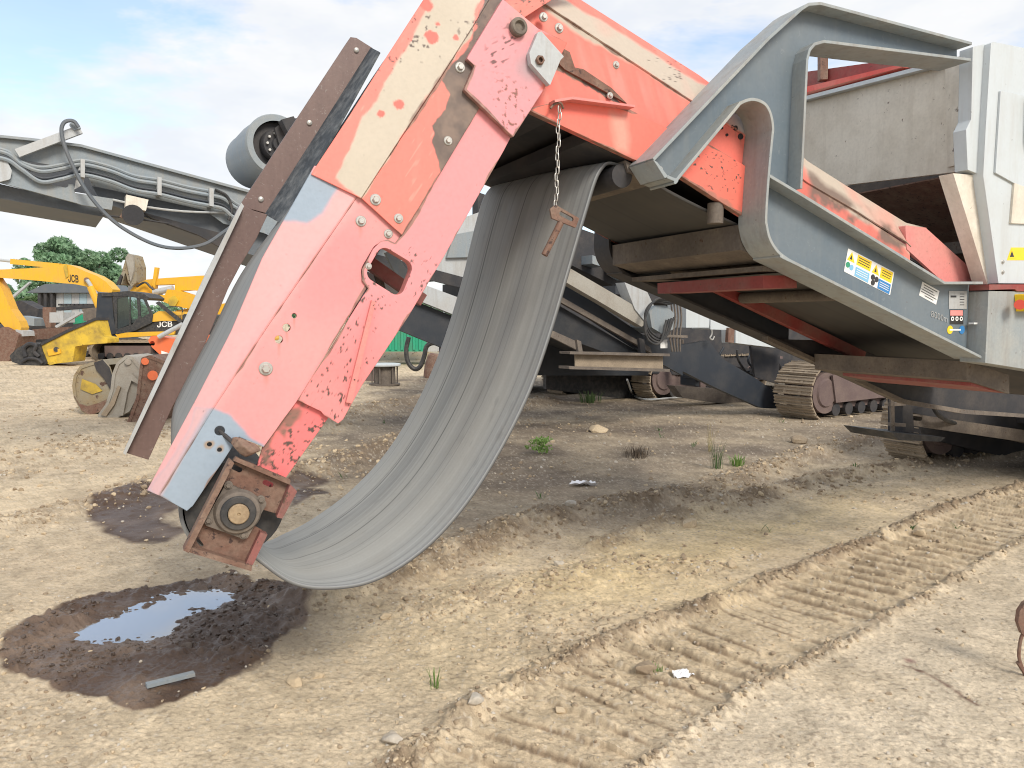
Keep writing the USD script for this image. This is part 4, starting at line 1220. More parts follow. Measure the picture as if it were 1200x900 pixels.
M1.part('hopper_leg', plate(FM, [(1117, 203), (1151, 206), (1169, 332), (1157, 333)], DG + .05, DG + .13, DG + .05), 'cream_steel', hw)
M1.part('hopper_lip', endplate(FM, [FM.dz(u, v, SH) for u, v in [(880, 132), (944, 115.5), (1108, 73), (1108, 78), (944, 120), (880, 137)]], SH - .05, SH - .0005), 'white_paint', hw)
SB = SH + .25
M1.part('red_rail', endplate(FM, [FM.dz(u, v, SB) for u, v in [(800, 121), (945, 84), (1075, 66), (1090, 70), (1060, 84), (945, 111), (800, 150)]], SB, SB + .05), 'dull_red_paint')
M1.part('rail_flange', endplate(FM, [FM.dz(u, v, SB) for u, v in [(800, 144), (945, 104), (1065, 76), (1065, 80), (945, 111), (800, 152)]], SB - .05, SB - .001), 'red_paint')
M1.part('rail_post', beam(FM.P(SB - .03, FM.dz(968, 95, SB)[1], FM.dz(968, 95, SB)[0]), FM.P(SB - .03, FM.dz(968, 60, SB)[1], FM.dz(968, 60, SB)[0]), .05, .05, (0, 1, 0.01)), 'rusty_steel')

# chassis under the machine
DC = 4.7
M1.part('chassis_beam', plate(FM, [(1064, 484), (1200, 504), (1330, 522), (1330, 548), (1200, 518), (1064, 498)], DC, DC + .16, DC, holes=[LineString([FM.sz(1071, 490, DC), FM.sz(1079, 491, DC)]).buffer(.02)]), 'dusty_steel')
M1.part('chassis_plate', plate(FM, [(1062, 462), (1330, 490), (1330, 530), (1200, 508), (1090, 488), (1062, 482)], DC + .2, DC + .4), 'dark_steel')
M1.part('chassis_plate', plate(FM, [(1072, 450), (1080, 512), (1340, 575), (1340, 480), (1200, 455)], DC + .9, DC + 1.0), 'dark_steel')
M1.part('main_beam', plate(FM, [(900, 397), (967, 427), (1060, 470), (1130, 482), (1210, 488), (1340, 500), (1340, 470), (1200, 436), (1000, 400)], DF + .03, DF + .16), 'dark_steel')
M1.part('main_beam_edge', plate(FM, [(900, 394), (967, 425), (1060, 468), (1130, 480), (1210, 486), (1210, 490), (1130, 485), (1060, 473), (967, 430), (900, 399)], DF - .03, DF + .029), 'dusty_steel')
jk = M1.part('jack_leg', plate(FM, [(1052, 466), (1062, 466), (1066, 506), (1052, 506)], DC - .05, DC + .10, DC), 'dark_steel')
M1.part('jack_frame', cat(beam(FM.at(1045, 468, DC - .06), FM.at(1046, 505, DC - .06), .03, .03, (0, 1, 0)), beam(FM.at(1042, 474, DC - .06), FM.at(1060, 473, DC - .06), .03, .03), beam(FM.at(1042, 497, DC - .06), FM.at(1060, 498, DC - .06), .03, .03)), 'dusty_steel', jk)
M1.part('jack_foot', plate(FM, [(1021, 503), (1084, 509), (1078, 514), (1030, 512)], DC - .2, DC + .3, DC), 'black_rubber', jk)
M1.part('hose', tube(spline([FM.at(1120, 455, DC - .1), FM.at(1095, 470, DC - .1), FM.at(1102, 488, DC - .1), FM.at(1130, 500, DC + .1)], 8), .02), 'black_rubber')

# crawler of this machine, further along under it
def crawler(thing, fr, s0, s1, d0, wid, h, z0=-.05, mats=('track_steel', 'rust_purple'), name='track'):
    """Belt of separate shoes round two wheels; s0..s1 along, d0 near edge."""
    r = h / 2
    L = (s1 - s0) - 2 * r
    per = 2 * L + 2 * math.pi * r
    n = int(per / .17)
    trk = thing.part(name + '_frame', ext(fr, rounded(Polygon([fr_ for fr_ in [(s0 + r * 1.3, z0 + .22 * h), (s1 - r * 1.3, z0 + .22 * h), (s1 - r * 1.2, z0 + .80 * h), (s0 + r * 1.2, z0 + .80 * h)]]), .03), d0 + wid * .18, d0 + wid * .82), mats[1])

    def pos(t):
        t = t % per
        if t < L:
            return s0 + r + t, z0 + h, 0.0
        t -= L
        if t < math.pi * r:
            a = math.pi / 2 - t / r
            return s1 - r + r * math.cos(a), z0 + r + r * math.sin(a), a - math.pi / 2
        t -= math.pi * r
        if t < L:
            return s1 - r - t, z0, math.pi
        t -= L
        a = -math.pi / 2 - t / r
        return s0 + r + r * math.cos(a), z0 + r + r * math.sin(a), a - math.pi / 2
    shoe = cat(box((0, 0, -.012), (.148, wid, .022)), box((-.055, 0, .008), (.020, wid, .030)), box((.0, 0, .004), (.014, wid, .018)), box((.055, 0, .004), (.014, wid, .018)), box((-.02, -wid * .2, .002), (.05, .05, .012)), box((-.02, wid * .2, .002), (.05, .05, .012)))
    for k in range(n):
        s, z, a = pos(k * per / n)
        m = shoe.copy()
        ca, sa = math.cos(a), math.sin(a)
        X = ca * fr.l + sa * np.array([0, 0, 1.0])
        Z = -sa * fr.l + ca * np.array([0, 0, 1.0])
        T = np.eye(4)
        T[:3, :3] = np.array([X, fr.w, Z]).T
        T[:3, 3] = fr.P(s, z, d0 + wid / 2)
        m.apply_transform(T)
        thing.part('track_shoe', m, mats[0], trk, smooth=False)
    for s in (s0 + r, s1 - r):
        thing.part('idler_wheel', lathe(fr.P(s, z0 + r, d0 + .05), fr.w, [(0, 1e-4), (0, r * .45), (.03, r * .5), (.03, r * .70), (wid - .13, r * .70), (wid - .1, 1e-4)], 28), mats[1], trk)
    thing.part('dark_recess_sheet', ext(fr, LineString([(s0 + r, z0 + r), (s1 - r, z0 + r)]).buffer(r * .93), d0 + wid * .45, d0 + wid * .55), 'black_rubber', trk)  # black sheet standing in for the shaded recess inside the track
    k = max(2, int(L / .34))
    for i in range(k):
        s = s0 + r * 1.2 + (i + .5) * (L - .4 * r) / k
        thing.part('track_roller', cyl(fr.P(s, z0 + .2 * h, d0 + .07), fr.P(s, z0 + .2 * h, d0 + wid - .07), h * .11, 14), 'dark_steel', trk)
    return trk


_p = gnd(1098, 545)
crawler(M1, FM, _p @ FM.l - .3, _p @ FM.l + 3.6, _p @ FM.w, .5, .95)
crawler(M1, FM, 8.4, 11.8, 3.0, .5, .95)
M1.part('chassis_plate', ext(FM, Polygon([(8.0, .55), (11.4, .55), (11.4, 1.6), (7.6, 1.6)]), 3.6, 5.4), 'dark_steel')

# chain and rusty locking pin hanging at the lip
ch = Thing('hanging_chain', 'thin steel chain hanging from the red conveyor lip in front of the belt', 'chain', base=FM.at(652, 240, DN - .02))
DCH = DM - .055
_c0, _c1 = FM.at(655.5, 124, DCH), FM.at(651.5, 243, DCH)
_nl = 15
for i in range(_nl):
    c = _c0 + (_c1 - _c0) * (i + .5) / _nl + FM.l * .004 * math.sin(i * 1.7)
    hl = np.linalg.norm(_c1 - _c0) / _nl * .5 + .0035
    an = np.linspace(0, 2 * np.pi, 21)
    e = FM.l * math.cos(.5 + (i % 2) * 1.4) + FM.w * math.sin(.5 + (i % 2) * 1.4)
    pts = np.array([c + e * .0075 * np.sign(math.cos(a)) * abs(math.cos(a)) ** .7 + np.array([0, 0, 1.0]) * (hl - .002) * np.sign(math.sin(a)) * abs(math.sin(a)) ** .6 for a in an])
    ch.part('chain_link', tube(pts, .0026, 6), 'zinc_bolt')
ch.part('shackle', tube(spline([FM.at(645, 127, DCH), FM.at(650, 122, DCH), FM.at(657, 121, DCH - .01), FM.at(660, 127, DCH)], 6), .005, 8), 'rusty_steel')
pn = Thing('locking_pin', 'rusty slotted plate with a pin hanging at the end of the chain', 'pin', base=FM.at(660, 300, DCH))
pn.part('slotted_plate', plate(FM, [(644, 245), (650, 240), (678, 256), (674, 267), (646, 256)], DCH - .006, DCH + .004, DCH, r=.003, holes=[LineString([FM.sz(657, 250.5, DCH), FM.sz(669, 257, DCH)]).buffer(.009)]), 'rusty_steel')
pn.part('pin', cyl(FM.at(657, 261, DCH), FM.at(638, 299, DCH + .01), .0135, 14), 'rusty_steel')

# ------------------------------------------------------------------ the grey crusher behind
FB = Fr(32)
D2 = 8.6
M2 = Thing('tracked_crusher', 'grey blue crusher on crawler tracks with long raised conveyor, behind the red machine', 'crusher', base=FB.P(8, 0, 9))


def p2(name, px, dd, th, m, parent=None, r=0.0, label=None, holes=()):
    return M2.part(name, plate(FB, px, D2 + dd, D2 + dd + th, None, r, holes), m, parent, label=label)


cs = p2('conveyor_side', [(-60, 154), (40, 164), (95, 171), (290, 224), (470, 276), (470, 310), (262, 262), (240, 246), (108, 217), (100, 200), (40, 190), (-60, 172)], 0, .02, 'blue_grey_steel', label='raised conveyor side plate with hoses')
p2('top_flange', [(-60, 152), (40, 162), (95, 169), (290, 222), (470, 274), (470, 277), (290, 225), (95, 172), (40, 165), (-60, 155)], -.05, .12, 'blue_grey_steel', cs)
p2('conveyor_side', [(-60, 156), (290, 226), (470, 278), (470, 312), (240, 250), (-60, 200)], 1.25, .02, 'navy_steel', label='far conveyor side plate')
p2('lower_rail', [(-60, 182), (4, 190), (36, 196), (36, 212), (86, 216), (88, 226), (133, 233), (131, 246), (96, 240), (90, 238), (0, 214), (-60, 208)], -.05, .04, 'blue_grey_steel', holes=[LineString([FB.sz(58, 212, D2 - .05), FB.sz(76, 216, D2 - .05)]).buffer(.03)])
p2('folding_bracket', [(-60, 176), (0, 182), (9, 190), (14, 200), (12, 210), (-4, 214), (-60, 206)], -.09, .035, 'light_grey_steel', r=.03)
p2('bracket_plate', [(87, 222), (98, 216), (100, 196), (94, 192), (90, 205)], -.08, .025, 'light_grey_steel')
for q in [[(-60, 204), (0, 215.5), (90, 237), (120, 244), (121, 254), (-60, 222)], [(108, 218), (240, 246), (262, 258), (330, 280), (470, 320), (470, 350), (330, 311), (118, 236)]]:
    p2('return_belt', q, .12, 1.05, 'slate_steel')
p2('return_belt_edge', [(165, 248), (262, 274), (262, 292), (232, 275), (180, 256)], .05, .05, 'dark_steel')
rb = p2('roller_bracket', [(148, 228), (174, 234), (171, 247), (147, 242)], -.12, .14, 'cream_steel')
p2('hanger', [(140, 254), (149, 240), (156, 243), (147, 257)], -.10, .03, 'rusty_steel', rb)
M2.part('bracket_roller', cyl(FB.at(156, 252, D2 - .13), FB.at(156, 252, D2 + .15), .10, 20), 'dark_steel', rb)
la = M2.part('lamp_arm', beam(FB.at(20, 180, D2 - .1), FB.at(94, 152, D2 - .1), .06, .075), 'light_grey_steel')
M2.part('arm_cap', beam(FB.at(84, 150, D2 - .1), FB.at(92, 147, D2 - .1), .09, .07), 'blue_grey_steel', la)


def hose2(px, r, dd, m='black_rubber', name='hose', parent=None):
    return M2.part(name, tube(spline([FB.at(u, v, D2 + dd) for u, v in px], 8), r, 7), m, parent)


for k, (o, r, m) in enumerate([(0, .018, 'blue_grey_steel'), (5, .020, 'blue_grey_steel'), (13, .014, 'navy_steel'), (17, .020, 'blue_grey_steel')]):
    hose2([(-40, 170 + o * .6), (5, 176 + o * .6), (25, 190 + o * .5), (48, 196 + o), (72, 193 + o), (96, 188 + o), (128, 195 + o), (158, 206 + o), (188, 211 + o), (220, 219 + o), (246, 224 + o), (262, 228 + o), (276, 238 + o), (300, 252)], r, -.07 - .01 * k, m)
for u, v in [(97, 197), (187, 218), (248, 231)]:
    p2('hose_clamp', [(u - 2.5, v - 11), (u + 2.5, v - 10), (u + 2.5, v + 11), (u - 2.5, v + 10)], -.14, .13, 'light_grey_steel')
hose2([(92, 149), (86, 142), (76, 143), (72, 153), (76, 172), (86, 196), (100, 222), (120, 247), (145, 268), (180, 286), (210, 291), (240, 286), (262, 272), (285, 255)], .018, -.2, 'slate_steel', 'loop_hose')
hose2([(252, 222), (266, 230), (272, 246), (268, 258)], .016, -.1, 'black_rubber')
hose2([(132, 234), (175, 243), (220, 248), (268, 249)], .012, -.05, 'light_grey_steel', 'cable')
hose2([(120, 252), (165, 257), (198, 262)], .010, .0, 'dark_steel', 'cable')
# end drum above the conveyor
_d0, _ax = FB.at(325, 170, D2 - .25), FB.w
dr = M2.part('end_drum', lathe(_d0, _ax, [(.0, .25), (.0, .31), (.03, .325), (.05, .315), (.45, .328), (.9, .315), (1.0, .318), (1.02, .30), (1.02, 1e-4)], 40), 'blue_grey_steel', label='big conveyor end drum')
M2.part('hub', lathe(_d0 + _ax * .02, -_ax, [(-.06, .25), (-.06, .17), (.02, .165), (.05, .15), (.05, .07), (.09, .06), (.09, 1e-4)], 26), 'dark_steel', dr)
for i in range(10):
    a = i * 2 * math.pi / 10
    M2.part('bolt', cyl(_d0 - _ax * .03 + .115 * (math.cos(a) * FB.l + math.sin(a) * np.array([0, 0, 1.])), _d0 - _ax * .06 + .115 * (math.cos(a) * FB.l + math.sin(a) * np.array([0, 0, 1.])), .014, 6), 'zinc_bolt', dr)
p2('drum_bracket', [(322, 150), (336, 140), (350, 138), (360, 150), (470, 262), (450, 280), (330, 178)], -.36, .05, 'dark_steel')
p2('drum_motor', [(330, 140), (344, 136), (350, 146), (338, 156)], -.5, .13, 'dark_steel')

# middle of the machine, seen past the hanging belt
p2('body_side', [(490, 285), (522, 262), (600, 236), (640, 300), (600, 320), (490, 332)], .0, .03, 'light_grey_steel')
p2('body_step', [(532, 275), (600, 262), (600, 300), (524, 302)], -.05, .045, 'blue_grey_steel')
p2('upper_hull', [(590, 240), (700, 286), (830, 345), (830, 372), (740, 345), (664, 308), (590, 285)], .5, .4, 'dark_steel')
p2('hull_back', [(560, 225), (700, 275), (900, 315), (1015, 405), (1015, 432), (640, 432), (560, 340)], 3.3, .2, 'dark_steel')
p2('conveyor_beam', [(380, 300), (490, 331), (600, 372), (600, 396), (490, 352), (380, 318)], -.10, .08, 'light_grey_steel')
p2('conveyor_beam', [(380, 320), (490, 354), (600, 398), (600, 440), (490, 396), (380, 350)], .0, .06, 'navy_steel')
p2('slat_plate', [(380, 282), (495, 312), (600, 340), (600, 352), (495, 326), (380, 296)], -.03, .04, 'dark_steel')
bp_ = p2('folded_boom', [(590, 292), (664, 312), (738, 355), (764, 373), (752, 383), (700, 352), (655, 326), (590, 306)], -.30, .14, 'bucket_grey')
p2('boom_end', [(732, 331), (757, 339), (768, 362), (757, 378), (744, 362)], -.32, .20, 'light_grey_steel', bp_)
p2('side_channel', [(560, 298), (657, 328), (753, 392), (800, 404), (800, 440), (753, 414), (655, 350), (560, 322)], -.02, .05, 'navy_steel')
p2('edge_rail', [(560, 318), (655, 346), (762, 407), (764, 414), (655, 353), (560, 324)], -.09, .065, 'dusty_steel')
p2('return_belt', [(560, 330), (655, 358), (748, 412), (740, 424), (640, 388), (560, 352)], .04, 1.0, 'dusty_belt')
p2('lower_channel', [(560, 352), (640, 384), (678, 401), (676, 410), (640, 392), (560, 362)], .0, .05, 'dusty_steel')
p2('side_channel', [(560, 360), (640, 392), (680, 405), (760, 412), (760, 440), (560, 440)], 1.1, .05, 'navy_steel')
ib = p2('end_beam', [(674, 415), (777, 417.5), (777, 432), (674, 429.5)], -.25, .02, 'track_steel', label='rust stained steel I-beam across the conveyor end')
p2('flange', [(668, 412), (785, 414.5), (785, 417.5), (668, 415)], -.36, .24, 'dusty_steel', ib)
p2('flange', [(667, 429.3), (785, 432.5), (785, 435.8), (667, 432.5)], -.36, .24, 'dusty_steel', ib)
p2('hanger', [(676, 398), (681, 400), (683, 413), (678, 412)], -.24, .05, 'dusty_steel', ib)
p2('hanger', [(749, 396), (755, 398), (757, 415), (751, 415)], -.24, .05, 'dark_steel', ib)
p2('drive_motor', [(761, 366), (768, 358), (780, 358), (790, 367), (789, 386), (776, 391), (764, 384)], -.4, .45, 'blue_grey_steel', r=.02)
for k in range(4):
    hose2([(790 - k * 3, 372 + k), (779 - k * 2, 396 + k * 2), (762 - k, 388 + 3 * k), (756, 368 + 2 * k), (766 + k, 354 - k), (786 + 3 * k, 356 - k * 2), (800, 348)], .016, -.46 - .02 * k)
for k in range(4):
    hose2([(786 + 3.5 * k, 352), (788 + 3.5 * k, 372), (785 + 4 * k, 392), (788 + 3 * k, 412)], .014, -.35, 'dusty_steel', 'pipe')
p2('pipe_bracket', [(776, 392), (806, 393), (806, 396), (776, 395)], -.38, .04, 'dusty_steel')
p2('white_sign', [(774, 398), (782, 398), (782, 408), (774, 408)], -.26, .004, 'white_decal')
wb2 = p2('white_box', [(804, 355), (832, 365), (831, 384), (804, 384)], -.1, .4, 'white_paint')
p2('white_box', [(832.5, 372), (858, 384), (858, 387), (832.5, 386)], -.05, .4, 'white_paint')
p2('white_panel', [(862, 384), (905, 396), (940, 408), (912, 408), (862, 402)], .0, .3, 'white_paint')
p2('hanging_post', [(854, 384), (861, 385), (860, 402), (853, 401)], -.1, .06, 'rusty_steel')
M2.part('tow_hook', tube(spline([FB.at(u, v, D2 - .1) for u, v in [(834, 386), (834, 392), (832, 396), (835, 398), (837, 394)]], 5), .012, 6), 'zinc_bolt')
p2('support_arm', [(776, 408), (831, 399), (846, 420), (885, 443), (913, 462), (914, 479), (892, 478), (840, 455), (782, 426)], .05, .10, 'navy_steel')
p2('support_arm', [(790, 452), (850, 456), (905, 468), (930, 478), (880, 478), (800, 466)], 1.6, .2, 'dusty_steel')
_rg2 = random.Random(5)
for _k in range(16):
    _u, _v = _rg2.uniform(800, 915), _rg2.uniform(402, 440)
    _w, _h = _rg2.uniform(4, 14), _rg2.uniform(4, 16)
    p2('machinery_box', [(_u, _v), (_u + _w, _v + .25 * _w), (_u + _w, _v + .25 * _w + _h), (_u, _v + _h)], 1.2 + .1 * _k, .4, _rg2.choice(['dark_steel', 'navy_steel', 'dusty_steel', 'rust_purple']))
for _k in range(7):
    _u = 800 + 16 * _k
    hose2([(_u, 398 + 3 * _k), (_u + _rg2.uniform(-8, 8), 415 + 2 * _k), (_u + 14, 430 + 2 * _k), (_u + 30, 426 + 3 * _k)], .022, .9, _rg2.choice(['black_rubber', 'dusty_steel', 'navy_steel']))
for _k in range(9):
    _u, _v = _rg2.uniform(655, 760), _rg2.uniform(296, 345)
    p2('machinery_box', [(_u, _v), (_u + 12, _v + 5), (_u + 12, _v + 5 + _rg2.uniform(5, 14)), (_u, _v + 10)], .1 + .02 * _k, .3, _rg2.choice(['dark_steel', 'blue_grey_steel', 'light_grey_steel', 'navy_steel']))
p2('hull', [(640, 372), (770, 384), (905, 404), (1010, 420), (1060, 440), (1060, 455), (905, 446), (640, 430)], 2.9, 1.0, 'dark_steel')
p2('under_shade_sheet', [(640, 430), (735, 434), (905, 452), (905, 476), (735, 468), (640, 456)], 3.6, .1, 'black_rubber')  # black sheet added for the deep shade between the tracks
p2('hull_frame', [(912, 420), (990, 430), (1050, 445), (1050, 462), (985, 452), (918, 440)], .6, .3, 'dark_steel')
p2('valve_plate', [(880, 405), (915, 405), (912, 450), (885, 442)], .5, .05, 'dark_steel')
_p = gnd(972, 492)
_H2 = .95
cr = crawler(M2, FB, _p @ FB.l - _H2 / 2, _p @ FB.l + 3.4, _p @ FB.w, .72, _H2)
p2('track_guard', [(976, 440), (1000, 436), (1060, 450), (1060, 466), (1032, 466), (980, 472)], _p @ FB.w - D2 + .02, .04, 'rust_purple')
_p = gnd(782, 468)
crawler(M2, FB, _p @ FB.l - _H2 / 2, _p @ FB.l + 3.0, _p @ FB.w, .55, _H2 * .95)
_cc = gnd(742, 466) + np.array([0, 0, .02])
M2.part('trailing_cable', tube(spline([gnd(735, 445, .5), gnd(742, 462, .05), gnd(757, 468, .03), gnd(790, 466, .03), gnd(815, 464, .03)], 8), .02, 6), 'light_grey_steel')

M3 = Thing('third_crusher', 'dark crusher standing furthest back, only a worn track and its hull in shade showing', 'crusher', base=FB.P(10, 0, 14))
_p = gnd(672, 462)
crawler(M3, FB, _p @ FB.l - .45, _p @ FB.l + 3.0, _p @ FB.w, .55, .9)
_dd = _p @ FB.w
M3.part('hull', plate(FB, [(560, 370), (720, 375), (900, 400), (900, 450), (720, 448), (668, 440), (560, 430)], _dd + .6, _dd + 2.4), 'dark_steel')
M3.part('side_plate', plate(FB, [(640, 392), (760, 402), (760, 440), (690, 442), (650, 432)], _dd + .3, _dd + .5), 'navy_steel')

# ------------------------------------------------------------------ yellow diggers and the yard on the left
def f0(t, name, px, d0, d1, m, parent=None, r=0.0, label=None, holes=()):
    return t.part(name, plate(F0, px, d0, d1, None, r, holes), m, parent, label=label)


def track_simple(t, px0, px1, ytop, ybot, d0, wid, name='track'):
    """Track loop with cleats, px0..px1 across, ytop/ybot in the photo."""
    a, b = F0.sz(px0, ytop, d0), F0.sz(px1, ybot, d0)
    h = a[1] - max(b[1], 0)
    z0 = max(b[1], 0.0)
    r = h / 2
    line = LineString([(a[0] + r, z0 + r), (b[0] - r, z0 + r)])
    ring = line.buffer(r, quad_segs=6).difference(line.buffer(r * .78, quad_segs=6))
    tr = t.part(name, ext(F0, ring, d0, d0 + wid), 'track_steel')
    per = line.buffer(r).exterior
    n = int(per.length / .22)
    ms = []
    for i in range(n):
        p = per.interpolate(i * per.length / n)
        q = per.interpolate((i * per.length / n + .01) % per.length)
        tx, tz = q.x - p.x, q.y - p.y
        L = math.hypot(tx, tz)
        X = (tx * F0.l + tz * np.array([0, 0, 1.])) / L
        Z = np.cross(X, F0.w)
        ms.append(box(F0.P(p.x, p.y, d0 + wid / 2), (.05, wid + .02, .06), (X, F0.w, Z)))
    t.part('cleats', cat(*ms), 'track_steel', tr, smooth=False, kind='stuff')
    t.part('track_frame', ext(F0, LineString([(a[0] + r * 1.3, z0 + r), (b[0] - r * 1.3, z0 + r)]).buffer(r * .5, cap_style=2), d0 + .1, d0 + wid - .1), 'rust_purple', tr)
    for s in np.linspace(a[0] + r, b[0] - r, 7):
        t.part('track_roller', cyl(F0.P(s, z0 + r * .55, d0 + .04), F0.P(s, z0 + r * .55, d0 + wid - .05), r * .30, 10), 'dark_steel', tr)
    return tr


EX = Thing('excavator', 'yellow tracked excavator with black cab and its boom reaching left', 'excavator', base=gnd(140, 425))
YE = 29.5
track_simple(EX, 104, 192, 399, 427, YE - .2, .6)
track_simple(EX, 87, 175, 398.5, 424.5, YE + 2.0, .6)
f0(EX, 'chassis', [(112, 399), (195, 399), (195, 416), (118, 416)], YE + .4, YE + 2.2, 'dark_steel')
cabp = f0(EX, 'cab', [(114, 346), (120, 343), (131, 343), (133, 372), (137, 391), (118, 394), (112.5, 372)], YE + .05, YE + 1.3, 'navy_steel', r=.05, label='black cab with tinted windows')
f0(EX, 'cab_roof', [(119, 343.5), (150, 341), (168, 344), (175, 349), (173, 352), (150, 347), (119, 347)], YE - .02, YE + 1.3, 'black_rubber', cabp, r=.03)
CF = [(132, 347), (152, 344), (170, 349), (179, 369), (178, 378), (157, 388), (136, 392)]
_h1 = rounded(Polygon([F0.sz(u, v, YE) for u, v in [(137, 350), (152, 347), (160, 349), (162, 372), (155, 380), (137, 386)]]), .05)
_h2 = rounded(Polygon([F0.sz(u, v, YE) for u, v in [(163.5, 350), (168, 351), (175, 367), (165, 373)]]), .04)
f0(EX, 'door_frame', CF, YE, YE + .06, 'black_rubber', cabp, r=.05, holes=[_h1, _h2])
EX.part('window', ext(F0, _h1.buffer(.02), YE + .02, YE + .03), 'cab_glass', cabp)
EX.part('window', ext(F0, _h2.buffer(.02), YE + .02, YE + .03), 'cab_glass', cabp)
f0(EX, 'door_bar', [(151.5, 347), (153, 347), (153, 382), (151.5, 382)], YE - .01, YE + .018, 'black_rubber', cabp)
f0(EX, 'seat', [(140, 376), (141, 366), (145, 364), (147, 374), (156, 375), (156, 384), (140, 386)], YE + .4, YE + .9, 'dark_steel', cabp)
f0(EX, 'body', [(179, 371), (222, 374), (226, 392), (135, 394), (136, 388), (160, 380)], YE + .10, YE + 2.5, 'black_rubber', label='black side panel with white lettering')
f0(EX, 'engine_cover', [(180, 368), (186, 364.5), (224, 366), (226, 376), (190, 376), (172, 378), (164, 384), (140, 391), (135.5, 391), (160, 379)], YE + .04, YE + 2.55, 'yellow_paint')
f0(EX, 'side_stripe', [(135, 391.5), (150, 389.5), (205, 388), (204, 392), (138, 396)], YE + .0, YE + 2.6, 'yellow_paint')
f0(EX, 'counterweight', [(214, 368), (235, 368), (236, 394), (212, 393)], YE + .0, YE + 2.6, 'black_rubber', r=.1)
lettering('JCB', 184, 383.5, 202, 382.5, 6.2, 'white_decal', YE + .10, None, 'lettering', .012, F0, EX, True)
for k in range(6):
    f0(EX, 'vent_slot', [(207 + 2.2 * k, 369), (208 + 2.2 * k, 369), (208 + 2.2 * k, 374), (207 + 2.2 * k, 374)], YE + .025, YE + .039, 'black_rubber')
bm = f0(EX, 'boom', [(-20, 315), (0, 315.8), (30, 314.6), (60, 312.5), (75, 309.3), (84, 311), (100, 318), (113, 323), (124, 330), (132, 339), (131, 343), (116, 342), (108, 339), (100, 335.5), (88, 333), (75, 332), (39, 328.4), (0, 325.5), (-20, 324)], YE + .9, YE + 1.5, 'yellow_paint', r=.04)
lettering('JCB', 80, 330, 92, 331, 8.2, 'black_decal', YE + .9, bm, 'lettering', .012, F0, EX, True)
EX.part('boom_ram', cat(beam(F0.at(14, 306.5, YE + 1.1), F0.at(71, 312, YE + 1.1), .22, .2)), 'yellow_paint', bm)
EX.part('ram_rod', cyl(F0.at(-6, 304, YE + 1.1), F0.at(16, 306.4, YE + 1.1), .06, 10), 'light_grey_steel', bm)
EX.part('pivot_pin', cyl(F0.at(101.5, 328, YE + .8), F0.at(101.5, 328, YE + 1.6), .10, 12), 'rusty_steel', bm)
EX.part('lift_ram', cyl(F0.at(102, 328, YE + .75), F0.at(113, 345, YE + .75), .075, 10), 'light_grey_steel', bm)
EX.part('lift_ram_barrel', cyl(F0.at(106, 336, YE + .7), F0.at(116, 360, YE + .7), .13, 12), 'yellow_paint', bm)
f0(EX, 'ram_bracket', [(74, 312), (78, 309), (80, 324), (77, 326)], YE + .86, YE + .895, 'dirty_yellow', bm)
ar = f0(EX, 'arm', [(-8, 322), (2, 338), (8, 352), (12, 362), (22, 376), (25, 384), (22, 391), (6, 384), (-10, 366), (-20, 340)], YE + .9, YE + 1.4, 'yellow_paint', r=.04)
bk = f0(EX, 'bucket', [(-25, 394), (4, 383), (14, 388), (22, 392), (18, 408), (8, 428), (2, 436), (-25, 436)], YE + .6, YE + 1.8, 'rusty_steel', label='rusty digging bucket', r=.05)
f0(EX, 'link', [(18, 386), (27, 388), (28, 394), (20, 394)], YE + .8, YE + 1.5, 'light_grey_steel', bk)
EX.part('hand_rail', tube(spline([F0.at(u, v, YE - .05) for u, v in [(196, 366), (196, 360), (212, 360), (214, 366)]], 5), .02, 6), 'black_rubber')
f0(EX, 'exhaust_arm', [(182, 355), (186, 353), (214, 376), (211, 379)], YE - .1, YE - .02, 'black_rubber')

E2 = Thing('excavator', 'second yellow digger behind the black cab, folded boom and weathered grab raised', 'excavator', base=gnd(240, 420))
Y2 = 35.0
f0(E2, 'boom', [(152, 341), (158, 334), (172, 327.5), (190, 326), (236, 323), (260, 322), (262, 338), (240, 341), (222, 340), (205, 341), (205, 333), (178, 334), (178, 345), (160, 345)], Y2, Y2 + .6, 'yellow_paint', r=.03)
f0(E2, 'arm', [(158, 343), (175, 344), (193, 346), (196, 339), (206, 340), (226, 346), (236, 350), (225, 362), (207, 360), (190, 353), (172, 350)], Y2 - .4, Y2 + .2, 'yellow_paint', r=.03)
f0(E2, 'arm_boss', [(197, 350), (204, 346), (209, 352), (205, 359), (198, 358)], Y2 - .5, Y2 - .41, 'dirty_yellow', r=.06)
f0(E2, 'ram', [(178, 334), (181, 313), (185, 313.5), (181, 338)], Y2 - .1, Y2 + .1, 'yellow_paint')
E2.part('cylinder', cyl(F0.at(180, 343, Y2 - .2), F0.at(203, 338, Y2 - .2), .14, 12), 'light_grey_steel')
E2.part('hose', tube(spline([F0.at(u, v, Y2 - .25) for u, v in [(160, 336), (170, 331), (178, 338), (190, 346)]], 6), .05, 6), 'black_rubber')
gb = f0(E2, 'grab', [(138, 334), (143, 318), (147, 304), (150, 297), (156, 299), (160, 312), (160, 331), (154, 336), (150, 330), (147, 318), (143, 333)], Y2 - .3, Y2 + .6, 'bucket_yellow', r=.03, label='weathered grab shell')
f0(E2, 'grab_blade', [(147, 302), (150, 297), (156, 299), (157, 316), (153, 330), (150, 316)], Y2 - .42, Y2 - .31, 'bucket_grey', gb)
f0(E2, 'grab_blade', [(136, 333), (141, 322), (143, 324), (140, 334)], Y2 - .42, Y2 - .31, 'dark_steel', gb)
f0(E2, 'cab_top', [(150, 335), (165, 334), (166, 344), (150, 344)], Y2 + .8, Y2 + 1.6, 'light_grey_steel')
f0(E2, 'body', [(205, 364), (300, 350), (310, 400), (215, 405)], Y2 + .3, Y2 + 2.6, 'yellow_paint', r=.1)
